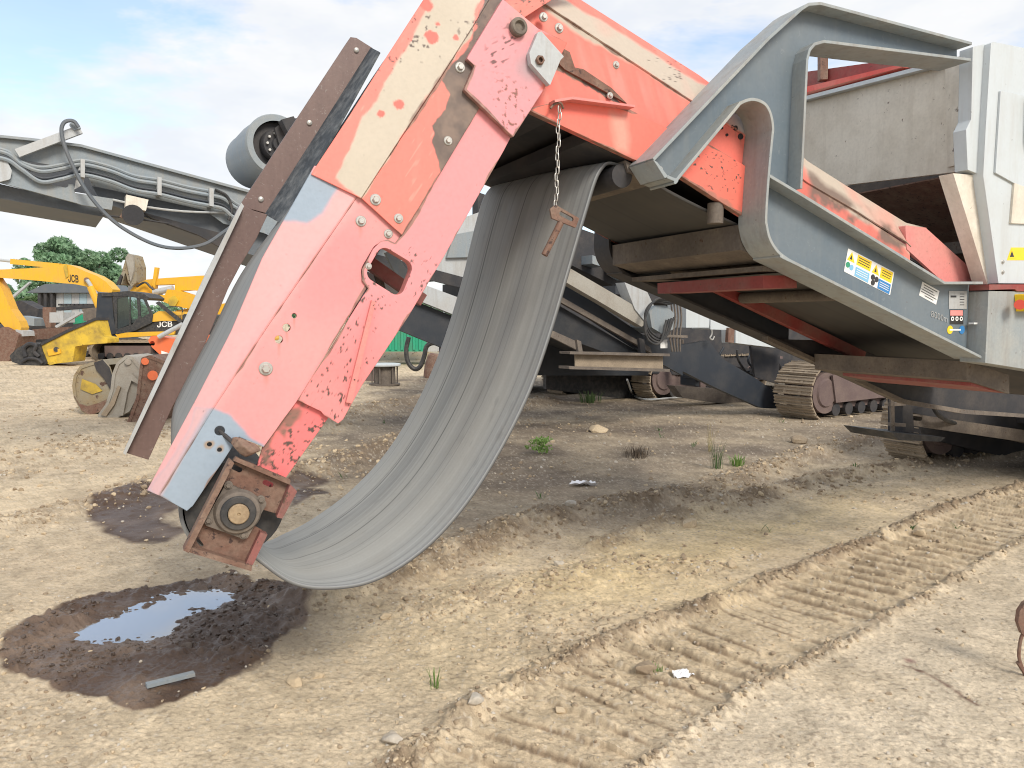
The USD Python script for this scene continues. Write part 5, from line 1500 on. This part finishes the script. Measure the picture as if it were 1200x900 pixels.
track_simple(E2, 200, 310, 400, 418, Y2, .6)

SC = Thing('demolition_shear', 'big dirty yellow shear attachment with black jaw lying on the ground', 'attachment', base=gnd(80, 426))
YS = 27.3
f0(SC, 'body', [(47, 403.5), (78, 388), (112, 373.5), (117, 394), (126, 396), (126, 402), (100, 404), (88, 406), (85, 424), (56, 427)], YS, YS + .8, 'dirty_yellow', r=.05)
f0(SC, 'top_edge', [(47, 402), (78, 386.5), (112, 372), (112.5, 375), (79, 389.5), (48, 405)], YS - .06, YS + .86, 'dark_steel')
f0(SC, 'jaw', [(11, 417), (20, 408), (32, 402), (46, 402.5), (49, 412), (55, 427), (40, 428.5), (25, 428), (14, 424)], YS - .1, YS + .9, 'black_rubber', r=.06)
SC.part('jaw_hose', tube(spline([F0.at(u, v, YS - .16) for u, v in [(30, 418), (28, 409), (34, 403), (42, 405), (40, 412), (46, 418)]], 6), .07, 7), 'dark_steel')
SC.part('jaw_hose', tube(spline([F0.at(u, v, YS - .16) for u, v in [(26, 424), (33, 420), (44, 421), (50, 426)]], 6), .06, 7), 'dark_steel')
f0(SC, 'pocket_lip', [(55, 410), (64, 408), (70, 409), (71, 414), (63, 416), (57, 417)], YS - .05, YS - .001, 'yellow_paint')
SC.part('pin_hole', cyl(F0.at(66, 409.5, YS - .07), F0.at(66, 409.5, YS + .02), .09, 14), 'black_rubber')
f0(SC, 'foot', [(57, 423), (64, 421), (66, 426), (58, 428)], YS - .04, YS - .001, 'dirty_yellow')


def bucket(name, label, side_px, open_px, d, wid, m, teeth=(), pins=(), pinmat='orange_paint'):
    t = Thing(name, label, 'bucket', base=F0.at(*side_px[len(side_px) // 2], d + wid / 2))
    P = rounded(Polygon([F0.sz(u, v, d) for u, v in side_px]).buffer(0), .04)
    t.part('side_plate', ext(F0, P, d, d + .04), m)
    t.part('side_plate', ext(F0, P, d + wid - .04, d + wid), m)
    O = Polygon([F0.sz(u, v, d) for u, v in open_px]).buffer(0)
    shell = P.difference(P.buffer(-.045)).difference(O)
    t.part('shell', ext(F0, shell, d + .041, d + wid - .041), m)
    t.part('rim', ext(F0, P.difference(P.buffer(-.05)).difference(O.buffer(-.02)), d - .015, d - .001), m)
    for k, (u, v, u2, v2) in enumerate(teeth):
        for j in range(4):
            dd = d + wid * (.1 + .26 * j)
            a, b = F0.at(u, v, dd), F0.at(u2, v2, dd)
            t.part('tooth', cyl(a, b, .055, 6, .015), 'track_steel')
    for (u, v, r) in pins:
        t.part('ear', ext(F0, Point(*F0.sz(u, v, d)).buffer(r * 1.5), d + .12, d + .22), m)
        t.part('pin', cyl(F0.at(u, v, d - .03), F0.at(u, v, d + .5), r, 18), pinmat)
    return t


b1 = bucket('digger_bucket', 'rounded rusty yellow digger bucket, leftmost of the three on the ground', [(87, 440), (94, 429), (106, 425), (120, 421), (128, 430), (135, 452), (131, 468), (121, 481), (106, 488), (95, 482), (87, 466), (85, 452)], [(118, 415), (140, 425), (146, 470), (134, 470), (126, 440)], 12.9, .75, 'bucket_yellow')
b2 = bucket('digger_bucket', 'pale grey muddy digger bucket between a rusty yellow one and a rusty red one', [(132, 438), (137, 425), (148, 416), (156, 418), (166, 430), (169, 446), (163, 462), (152, 482), (138, 490), (112, 490), (124, 474), (130, 456)], [(105, 500), (128, 445), (120, 440), (100, 480)], 12.3, .7, 'bucket_grey', pins=[(150, 424, .05)], pinmat='bucket_grey')
bucket('digger_bucket', 'rusty red toothed bucket with orange pin ends, against the brown rail', [(164, 432), (166, 419), (176, 416), (196, 424), (205, 440), (196, 468), (178, 498), (160, 503), (146, 503), (152, 488), (160, 466)], [(135, 510), (156, 462), (148, 455), (120, 490)], 11.8, .8, 'rusty_steel', teeth=[(150, 494, 134, 506)], pins=[(170, 423.5, .055), (179, 440, .075)])

f0(b1, 'wear_plate', [(86.5, 464), (92, 473), (102, 476), (116, 472), (129, 466), (121, 480.5), (106, 487), (96, 481.5)], 12.87, 12.884, 'rusty_steel')
f0(b1, 'mouth_plate', [(110, 425), (120, 421.5), (128, 431), (134, 450), (130, 458), (122, 444), (113, 434)], 12.87, 12.884, 'dark_steel')
f0(b1, 'wear_plate', [(96, 444), (112, 450), (120, 458), (108, 462), (94, 456)], 12.88, 12.884, 'dirty_yellow')
f0(b2, 'cheek_rib', [(139, 487), (144, 458), (149, 440), (153, 437), (157, 442), (166, 448), (163, 451), (154, 446), (149, 460), (144, 487)], 12.24, 12.284, 'bucket_grey')
f0(b2, 'cheek_rib', [(118, 486), (130, 470), (138, 452), (141, 454), (134, 474), (124, 488)], 12.25, 12.284, 'track_steel')

OA = Thing('orange_digger', 'orange digger arm with a steel ram, just left of the brown rail', 'digger', base=gnd(215, 440))
f0(OA, 'arm', [(173.5, 399), (177, 394), (183, 393.5), (208, 398), (260, 390), (262, 404), (222, 414), (206, 421), (190, 418), (178, 407)], 16.5, 16.9, 'orange_paint', r=.03, holes=[Point(*F0.sz(178.5, 402.5, 16.5)).buffer(.055)])
OA.part('ram', cyl(F0.at(186, 395, 16.4), F0.at(214, 380, 16.4), .05, 12), 'light_grey_steel')
f0(OA, 'decal', [(189, 411), (198, 414), (197, 419), (189, 416)], 16.494, 16.4985, 'white_decal')
f0(OA, 'base', [(225, 380), (275, 380), (280, 440), (225, 440)], 17.2, 18.6, 'dark_steel')

# shed, scrap and odd pieces behind the diggers
SHD = Thing('site_shed', 'pale blue panelled shed with a dark sheet roof behind the excavator boom', 'shed', base=gnd(85, 408))
for i in range(5):
    f0(SHD, 'wall_panel', [(66 + 9 * i, 344), (74.6 + 9 * i, 344), (74.6 + 9 * i, 396), (66 + 9 * i, 396)], 46, 46.2, 'shed_blue' if i % 2 else 'light_grey_steel')
f0(SHD, 'roof', [(30, 343), (52, 333), (104, 331), (116, 343)], 45.6, 50, 'slate_steel')
for i in range(3):
    f0(SHD, 'post', [(45 + 7 * i, 342), (47.5 + 7 * i, 342), (47.5 + 7 * i, 398), (45 + 7 * i, 398)], 45.7, 46, 'dark_steel')
f0(SHD, 'rear_wall', [(44, 343), (66, 343), (66, 396), (44, 396)], 48, 48.2, 'dark_steel')
for i in range(9):
    f0(SHD, 'step_edge', [(68 + 5 * i, 356), (72 + 5 * i, 356), (72 + 5 * i, 358), (68 + 5 * i, 358)], 45.7, 45.95, 'dark_steel')
scraps = [('scrap_plate', 'dark bent sheet on the scrap behind the shear', [(12, 354), (24, 352), (44, 362), (44, 372), (30, 372), (14, 364)], 40, 1.0, 'dark_steel'),
          ('scrap_beam', 'slanting pale pipe in the scrap below the shed', [(64, 382), (94, 365), (95.5, 367), (66, 384.5)], 36, .2, 'light_grey_steel'),
          ('scrap_box', 'rust brown box lying low behind the yellow shear', [(38, 386), (80, 383), (80, 396), (40, 398)], 34, 1.5, 'rusty_steel'),
          ('scrap_box', 'white grey cabinet in the scrap left of the shed posts', [(58, 366), (74, 366), (74, 378), (58, 378)], 37, 1.0, 'light_grey_steel'),
          ('scrap_beam', 'upright rusty post in the scrap', [(50, 360), (60, 360), (60, 384), (54, 384), (50, 372)], 38, .4, 'rusty_steel'),
          ('scrap_plate', 'brown sheet leaning below the shed on the right', [(96, 362), (114, 360), (115, 374), (98, 376)], 37, .8, 'dusty_steel'),
          ('scrap_plate', 'grey slab at the left end of the scrap', [(22, 370), (40, 373), (40, 382), (24, 380)], 38, .9, 'blue_grey_steel'),
          ('scrap_beam', 'thin pale strut leaning over the dark scrap at left', [(12, 348), (34, 330), (35, 331.5), (14, 350)], 41, .15, 'light_grey_steel'),
          ('scrap_plate', 'dark heap of sheets at the foot of the scrap', [(24, 380), (70, 378), (112, 376), (116, 396), (30, 402)], 39.5, 1.5, 'dark_steel'),
          ('scrap_plate', 'green board between the scrap pieces', [(84, 372), (97, 366), (97, 378), (86, 380)], 38.5, .3, 'green_container'),
          ('scrap_beam', 'dark beam across the scrap under the shed', [(66, 360), (112, 356), (112, 360), (66, 364)], 39, .4, 'dark_steel')]
for nm, lb, px, d, th, m in scraps:
    single(nm, plate(F0, px, d, d + th), m, lb, 'scrap')

GC = Thing('green_container', 'green container with a pale end behind the pink plate and hanging belt', 'container', base=gnd(490, 410))
f0(GC, 'side', [(440, 372), (500, 374), (500, 412), (440, 412)], 27, 29, 'green_container')
for i in range(8):
    f0(GC, 'rib', [(442 + 7 * i, 376), (444.5 + 7 * i, 376), (444.5 + 7 * i, 410), (442 + 7 * i, 410)], 26.95, 26.999, 'green_container')
f0(GC, 'end', [(500.5, 376), (512, 378), (512, 412), (500.5, 412)], 27.1, 29, 'light_grey_steel')
RD = single('red_drum', lathe(gnd(519, 412) + np.array([0, 0, 0.0]), (0, 0, 1), [(0, 1e-4), (0, .22), (.3, .225), (.31, .24), (.33, .225), (.85, .22), (.85, 1e-4)], 24), 'dull_red_paint', 'dull red drum right of the green container', 'drum')
SP = Thing('cable_spool', 'squat steel spool with white top behind the lower pink plate', 'spool', base=gnd(451, 452))
_sb = gnd(451, 451)
SP.part('top_disc', lathe(_sb + np.array([0, 0, .46]), (0, 0, 1), [(0, 1e-4), (0, .36), (.02, .40), (.06, .40), (.07, .37), (.07, 1e-4)], 28), 'white_paint')
SP.part('core', lathe(_sb, (0, 0, 1), [(.03, 1e-4), (.03, .27), (.44, .26), (.455, 1e-4)], 24), 'dusty_steel')
SP.part('bottom_disc', lathe(_sb, (0, 0, 1), [(0, 1e-4), (0, .38), (.04, .38), (.045, 1e-4)], 28), 'dusty_steel')
for i in range(6):
    a = i * 2 * math.pi / 6 + .3
    SP.part('stay', beam(_sb + np.array([.31 * math.cos(a), .31 * math.sin(a), .05]), _sb + np.array([.31 * math.cos(a), .31 * math.sin(a), .455]), .035, .035, (1, 0.2, 0)), 'dusty_steel')
single('box_crate', plate(F0, [(418, 428), (447, 430), (447, 448), (418, 446)], 20, 20.8), 'rust_purple', 'dark crate half hidden behind the pink plate', 'crate')
single('hanging_hose', tube(spline([F0.at(u, v, 15) for u, v in [(479, 395), (476, 410), (478, 424), (485, 432), (492, 430), (497, 418), (500, 406), (508, 402), (518, 405), (540, 410)]], 8), .045, 8), 'black_rubber', 'black hose hanging in a loop left of the belt', 'hose')
single('rust_drum', lathe(gnd(507, 443), (0.15, 0, 1), [(0, 1e-4), (0, .26), (.3, .27), (.62, .22), (.68, .16), (.68, 1e-4)], 20), 'rusty_steel', 'brown rusty barrel beside the hose loop', 'barrel')


def mound(name, c, rx, ry, h, m, label, seed):
    u = np.linspace(0, 1, 22)
    a = np.linspace(0, 2 * np.pi, 48, endpoint=False)
    R, A = np.meshgrid(u, a, indexing='ij')
    x, y = R * np.cos(A) * rx, R * np.sin(A) * ry
    q = np.stack([x, y, 0 * x + seed], -1)
    z = h * (1 - R ** 2) * (.6 + .8 * fbm(q * 1.1, 4, seed)) - .08 * R + (.25 * h) * (fbm(q * 4, 3, seed + 3) - .5) * (1 - R)
    v = np.stack([x + c[0], y + c[1], z], -1).reshape(-1, 3)
    i, j = np.meshgrid(np.arange(21), np.arange(48), indexing='ij')
    k = (i * 48 + j).ravel()
    k2 = (i * 48 + (j + 1) % 48).ravel()
    f = np.vstack([np.stack([k, k + 48, k2], -1), np.stack([k2, k + 48, k2 + 48], -1)])
    single(name, trimesh.Trimesh(v, f, process=False), m, label, None, None, 'structure', True)


mound('spoil_heap', gnd(475, 420), 2.6, 2.0, 1.0, 'bucket_yellow', 'low heap of dry grassy soil behind the spool', 3)
mound('dark_spoil_heap', gnd(60, 404), 7, 3, 1.5, 'dark_steel', 'dark heap of scrap and soil under the shed', 5)


# ------------------------------------------------------------------ vegetation
def leaf_cloud(centres, radii, n, size, seed):
    rg = np.random.default_rng(seed)
    w_ = radii ** 2
    k = rg.choice(len(centres), n, p=w_ / w_.sum())
    d = rg.normal(size=(n, 3))
    d /= np.linalg.norm(d, axis=1, keepdims=True)
    r = rg.uniform(.55, 1.05, n) ** .6
    p = centres[k] + d * (radii[k] * r)[:, None] * np.array([1, 1, .8])
    a = rg.normal(size=(n, 3))
    a /= np.linalg.norm(a, axis=1, keepdims=True)
    b = np.cross(a, rg.normal(size=(n, 3)))
    b /= np.linalg.norm(b, axis=1, keepdims=True)
    s = size * rg.uniform(.6, 1.4, n)[:, None]
    v = np.stack([p - a * s, p + b * s * .5, p + a * s, p - b * s * .5], 1).reshape(-1, 3)
    i = np.arange(n)[:, None] * 4
    f = np.vstack([i + np.array([[0, 1, 2]]), i + np.array([[0, 2, 3]])])
    return trimesh.Trimesh(v, f, process=False)


def tree(name, label, base, H, R, seed, n=16000, size=.14, m='leaf', group=None):
    rg = np.random.default_rng(seed)
    base = np.array([base[0], base[1], 0.0])
    t = Thing(name, label, 'tree', group, base=base)
    lim = []
    cs_, rs_ = [], []
    for i in range(48):
        a = rg.uniform(0, 2 * np.pi)
        e = rg.uniform(-.5, 1)
        k = rg.uniform(.35, 1.02)
        c = base + np.array([math.cos(a) * R * k * math.cos(e), math.sin(a) * R * k * math.cos(e), H * .62 + (H * .36) * math.sin(e) * k * 1.2])
        cs_.append(c)
        rs_.append(R * rg.uniform(.13, .27))
        if i < 10:
            m0 = base + np.array([0, 0, H * rg.uniform(.25, .45)])
            lim.append(tube(spline([m0, (m0 + c) / 2 + np.array([0, 0, -.2]), c], 4), np.linspace(.10, .03, 9), 6))
    t.part('trunk', tube(spline([base, base + np.array([.1, 0, H * .25]), base + np.array([0, .1, H * .55])], 5), np.linspace(.24, .12, 11), 9), 'bark')
    t.part('limbs', cat(*lim), 'bark')
    t.part('crown', leaf_cloud(np.array(cs_), np.array(rs_), n, size, seed), m, smooth=False)
    return t


tree('tree', 'round leafy tree rising above the excavator boom', F0.at(106, 375, 75), 9.3, 4.3, 3, 17000, .2)
tree('tree', 'smaller rounded tree left of the tall one, over the boom', F0.at(66, 375, 72), 7.4, 3.2, 4, 9000, .2)
tree('tree', 'low bushy tree at the far left behind the yellow arm', F0.at(8, 375, 60), 4.3, 2.6, 5, 12000, .16)
tree('tree', 'pale bush behind the scrap, left of the shed', F0.at(33, 375, 58), 3.4, 2.0, 6, 9000, .14, 'bush_leaf')
_hc, _hr = [], []
for x in np.arange(-95, 120, 1.6):
    _hc.append([x + RNG.normal() * .5, 105 + RNG.normal() * 2, 1.2 + RNG.uniform(0, 1.8)])
    _hr.append(RNG.uniform(1.2, 2.3))
single('far_hedge', leaf_cloud(np.array(_hc), np.array(_hr), 42000, .30, 9), 'leaf', 'far off hedge and trees along the edge of the yard', None, None, 'stuff', False)


def tuft(name, label, uv, h, spread, n, m, seed, wid=.006, cat_='grass', lean=.5):
    rg = np.random.default_rng(seed)
    b = gnd(*uv)
    b[2] = height(np.array([b[0]]), np.array([b[1]]))[0][0] - .005
    vs, fs = [], []
    for i in range(n):
        a = rg.uniform(0, 2 * np.pi)
        r0 = rg.uniform(0, spread * .5)
        p = b + np.array([math.cos(a) * r0, math.sin(a) * r0, 0])
        hh = h * rg.uniform(.45, 1)
        ln = lean * hh * rg.uniform(.2, 1)
        dirv = np.array([math.cos(a), math.sin(a), 0])
        sd = np.array([-dirv[1], dirv[0], 0])
        k = len(vs) * 1
        for j, tt in enumerate((0, .4, .75, 1)):
            c = p + dirv * ln * tt ** 2 + np.array([0, 0, hh * tt * (1 - .15 * tt)])
            ww = wid * (1 - tt) ** .6 * (1.0 if j else .7) + .0006
            vs += [c - sd * ww, c + sd * ww]
        for j in range(3):
            o = k + 2 * j
            fs += [[o, o + 1, o + 3], [o, o + 3, o + 2]]
    single(name, trimesh.Trimesh(np.array(vs), np.array(fs), process=False), m, label, cat_, smooth=True)


_wb = gnd(632, 534)
_wb[2] = height(np.array([_wb[0]]), np.array([_wb[1]]))[0][0]
_wr = np.random.default_rng(12)
_wc = np.array([_wb + np.array([_wr.normal() * .07, _wr.normal() * .06, _wr.uniform(.02, .19)]) for _ in range(22)])
single('weed_clump', leaf_cloud(_wc, np.full(22, .035), 420, .018, 12), 'grass', 'bright green leafy weed right of the hanging belt', 'weed', smooth=False)
tuft('grass_tuft', 'sparse green grass blades in the sandy foreground', (510, 808), .11, .06, 16, 'grass', 3, .0022, lean=.35)
tuft('weed_clump', 'tall thin green weed near the middle ruts', (840, 548), .42, .14, 26, 'bush_leaf', 4, .005, lean=.35)
tuft('weed_clump', 'small green weed right of the tall thin one', (864, 545), .16, .16, 50, 'grass', 5, .009)
tuft('dry_weed', 'dark dry weed on the grey soil behind the litter', (745, 535), .16, .34, 110, 'bark', 6, .006)
tuft('dry_weed', 'straw coloured stalks at the edge of the crusher shade', (832, 530), .55, .08, 7, 'dry_grass', 7, .003, lean=.3)
tuft('grass_tuft', 'tiny green sprouts on the sand above the track print', (770, 790), .05, .10, 18, 'grass', 8, .003)
tuft('weed_clump', 'faint green weed under the crusher conveyor end', (692, 470), .35, .5, 60, 'bush_leaf', 9, .012)


_wr = np.random.default_rng(31)
_vs, _fs = [], []
for _i in range(14):
    _y = 5.5 + 8 * _wr.uniform() ** 1.3
    _x = _wr.uniform(-.5, .62) * _y
    _hh = height(np.array([_x]), np.array([_y]))[0][0]
    for _j in range(_wr.integers(3, 8)):
        _a = _wr.uniform(0, 2 * np.pi)
        _L = _wr.uniform(.03, .11)
        _p = np.array([_x, _y, _hh]) + np.array([_wr.normal() * .02, _wr.normal() * .02, -.004])
        _t = _p + np.array([math.cos(_a) * _L * .7, math.sin(_a) * _L * .7, _L * .8])
        _sd = np.array([-math.sin(_a), math.cos(_a), 0]) * .006
        _k = len(_vs)
        _vs += [_p - _sd * .5, _p + _sd * .5, (_p + _t) / 2 + _sd + np.array([0, 0, .01]), (_p + _t) / 2 - _sd + np.array([0, 0, .01]), _t]
        _fs += [[_k, _k + 1, _k + 2], [_k, _k + 2, _k + 3], [_k + 3, _k + 2, _k + 4]]
single('sparse_weeds', trimesh.Trimesh(np.array(_vs), np.array(_fs), process=False), 'bush_leaf', 'tiny sparse weeds dotted over the rougher soil', None, None, 'stuff', False)


# ------------------------------------------------------------------ stones, clods, litter
def scatter(name, label, protos, n, smin, smax, weight, seed, sink=.25, kind='stuff', power=2.4, ymax=15.):
    rg = np.random.default_rng(seed)
    N = n * 14
    y = 2.35 * (ymax / 2.35) ** rg.uniform(0, 1, N)
    x = rg.uniform(-.74, .74, N) * y
    h, loose, m1, pool, inb = height(x, y, False)[:5]
    _b = height(x, y, False)[5]
    loose = np.maximum(loose, _b)
    wgt = weight(x, y, loose, m1, pool, inb)
    ok = rg.uniform(0, 1, N) < wgt
    idx = np.nonzero(ok)[0][:n]
    x, y = x[idx], y[idx]
    k = len(idx)
    h = height(x, y)[0]
    s = smin + (smax - smin) * rg.uniform(0, 1, k) ** power
    s *= np.clip(y / 5.0, .7, 1.5)
    pi = UsdGeom.PointInstancer.Define(stage, '/World/' + name)
    rel = pi.CreatePrototypesRel()
    for j, (m, mt) in enumerate(protos):
        p = put(f'/World/{name}/protos/pebble_{j:03d}', m, mt, False)
        rel.AddTarget(p.GetPath())
    pi.CreateProtoIndicesAttr(Vt.IntArray.FromNumpy(rg.integers(0, len(protos), k).astype(np.int32)))
    pi.CreatePositionsAttr(Vt.Vec3fArray.FromNumpy(np.stack([x, y, h - s * sink * .5 + s * .25], -1).astype(np.float32)))
    pi.CreateScalesAttr(Vt.Vec3fArray.FromNumpy(np.repeat(s[:, None], 3, 1).astype(np.float32)))
    an = rg.uniform(0, 2 * np.pi, k)
    tl = rg.normal(size=(k, 2)) * .25
    pi.CreateOrientationsAttr(Vt.QuathArray([Gf.Quath(float(math.cos(a / 2)), float(t0), float(t1), float(math.sin(a / 2))).GetNormalized() for a, (t0, t1) in zip(an, tl)]))
    say(pi.GetPrim(), label=label, kind=kind)


_st = [(rock(1.0, i + 11, .65, 1), ['stone_grey', 'stone_tan', 'stone_grey', 'stone_tan'][i % 4]) for i in range(6)]
_cl = [(rock(1.0, i + 31, .75, 1), 'clod_brown') for i in range(4)] + [(rock(1.0, 45, .75, 1), 'stone_tan')]
scatter('loose_gravel', 'small pale stones scattered over the earth', _st, 14000, .0016, .019, lambda x, y, lo, m1, po, ib: np.clip(.10 + .45 * inside(x, y, [(420, 715), (560, 690), (620, 720), (520, 790), (430, 780)], .3, .3, 3) + .5 * inside(x, y, [(790, 655), (850, 640), (890, 662), (850, 690), (790, 690)], .2, .2, 4) + .5 * lo * (1 - m1) * fbm(np.stack([x, y, 0 * x], -1) * 1.5, 3, 77), 0, 1) * (1 - po) * (1 - .85 * m1), 5, power=7)
scatter('soil_crumbs', 'crumbs and clods of brown earth along the ruts', _cl, 22000, .0018, .024, lambda x, y, lo, m1, po, ib: np.clip((lo - .12) * 1.1, 0.012, 1) * (1 - m1) * (.35 + .65 * (fbm(np.stack([x, y, 0 * x], -1) * 3, 3, 78) > .5)), 6, power=7)
_wl = [(rock(1.0, i + 61, .6, 1), 'clod_wet') for i in range(4)]
scatter('wet_crumbs', 'wet dark crumbs of mud around the puddle', _wl, 2600, .003, .026, lambda x, y, lo, m1, po, ib: np.clip(m1 * 2 - 1, 0, 1) * (1 - .93 * po) * np.clip(fbm(np.stack([x, y, 0 * x], -1) * 2.2, 3, 79) * 3 - 1.1, 0.05, 1), 7, power=4.0, ymax=5.5)


def stone(uv, wpx, m, label, seed, sq=.6):
    b = gnd(*uv)
    z = height(np.array([b[0]]), np.array([b[1]]))[0][0]
    r = wpx / 900 * b[1] / 2
    k = rock(r, seed, sq, 3)
    k.apply_transform(trimesh.transformations.rotation_matrix(seed * 1.3, [0, 0, 1]))
    k.apply_translation(np.array([b[0], b[1], z + r * .22]))
    single('stone', k, m, label, 'stone', smooth=35)


for uv, wpx, m, label, seed in [
    ((556, 842), 27, 'stone_grey', 'pale grey stone in the foreground left of the track print', 1),
    ((655, 831), 18, 'stone_tan', 'tan stone at the left edge of the track print', 2),
    ((808, 613), 24, 'stone_tan', 'buff block of stone on the yellow sand', 3),
    ((1076, 627), 18, 'stone_tan', 'squarish tan stone above the track print on the right', 4),
    ((668, 604), 16, 'stone_grey', 'grey stone on the dark ridge right of the belt', 5),
    ((700, 508), 26, 'stone_tan', 'orange tan stone at the edge of the shaded ground', 6),
    ((462, 876), 30, 'stone_grey', 'flat grey stone half sunk at the bottom edge', 7),
    ((453, 728), 17, 'stone_tan', 'tan stone lying just below the belt loop', 8),
    ((345, 803), 26, 'stone_tan', 'half buried stone right of the wet mud', 9),
    ((757, 790), 30, 'clod_brown', 'large brown clod on the berm of the track print', 10),
    ((648, 767), 13, 'stone_tan', 'yellowish stone on the sand above the berm', 11),
    ((655, 664), 15, 'stone_grey', 'small pale stone right of the belt bottom', 12),
    ((857, 665), 18, 'stone_tan', 'pinkish stone in the cluster of rubble', 13),
    ((938, 520), 22, 'clod_brown', 'brown clod in the crusher shade', 14),
    ((220, 760), 16, 'clod_wet', 'black wet lump in the mud below the puddle', 15),
    ((372, 795), 18, 'stone_tan', 'light stone further right of the mud', 16)]:
    stone(uv, wpx, m, label, seed)

_a, _b = gnd(172, 815), gnd(228, 800)
_zz = height(np.array([_a[0], _b[0]]), np.array([_a[1], _b[1]]))[0]
single('metal_strip', beam(_a + np.array([0, 0, _zz[0] + .02]), _b + np.array([0, 0, _zz[1] + .02]), .035, .015), 'blue_grey_steel', 'short grey metal strip lying at the lower edge of the mud', 'metal strip')


def scrap_paper(uv, w, l_, label, seed):
    b = gnd(*uv)
    z = height(np.array([b[0]]), np.array([b[1]]))[0][0]
    u = np.linspace(-1, 1, 9)
    X, Y = np.meshgrid(u, u, indexing='ij')
    q = np.stack([X * 1.5, Y * 1.5, 0 * X + seed], -1)
    Z = .22 * w * fbm(q * 2.2, 3, seed) * 3 - .12 * w
    v = np.stack([b[0] + X * w * (1 - .5 * (Y + 1) / 2 * (seed % 2)), b[1] + Y * l_ + X * l_ * .5, z + Z], -1).reshape(-1, 3)
    i, j = np.meshgrid(np.arange(8), np.arange(8), indexing='ij')
    k = (i * 9 + j).ravel()
    f = np.vstack([np.stack([k, k + 9, k + 10], -1), np.stack([k, k + 10, k + 1], -1)])
    m = trimesh.Trimesh(v, f, process=False)
    n2 = m.copy()
    n2.vertices = n2.vertices - np.array([0, 0, .002])
    n2.invert()
    single('litter', cat(m, n2), 'paper_white', label, 'litter', smooth=False)


scrap_paper((683, 567), .15, .07, 'crumpled white scrap of paper on the grey soil', 3)
scrap_paper((802, 790), .055, .03, 'small white scrap on the track print', 4)

RB = Thing('rusty_stake', 'dark rusty blade on a bent rod standing at the right edge', 'stake', base=gnd(1196, 792))
_z = gnd(1196, 792)
FD = Fr(0)
_d = _z[1]
RB.part('blade', plate(FD, [(1191, 728), (1193, 715), (1199, 706), (1210, 700), (1222, 712), (1222, 742), (1206, 746), (1196, 742)], _d - .012, _d + .012, _d, r=.01), 'rusty_steel')
RB.part('rod', tube(spline([FD.at(u, v, _d) for u, v in [(1201, 738), (1196, 750), (1194, 768), (1197, 780), (1202, 794)]], 6), .0075, 8), 'rusty_steel')
RB.part('foot', beam(FD.at(1193, 776, _d), FD.at(1202, 790, _d), .02, .014), 'rusty_steel')
RB.part('rod', tube(spline([FD.at(u, v, _d) for u, v in [(1216, 742), (1218, 760), (1216, 792)]], 6), .0075, 8), 'rusty_steel')
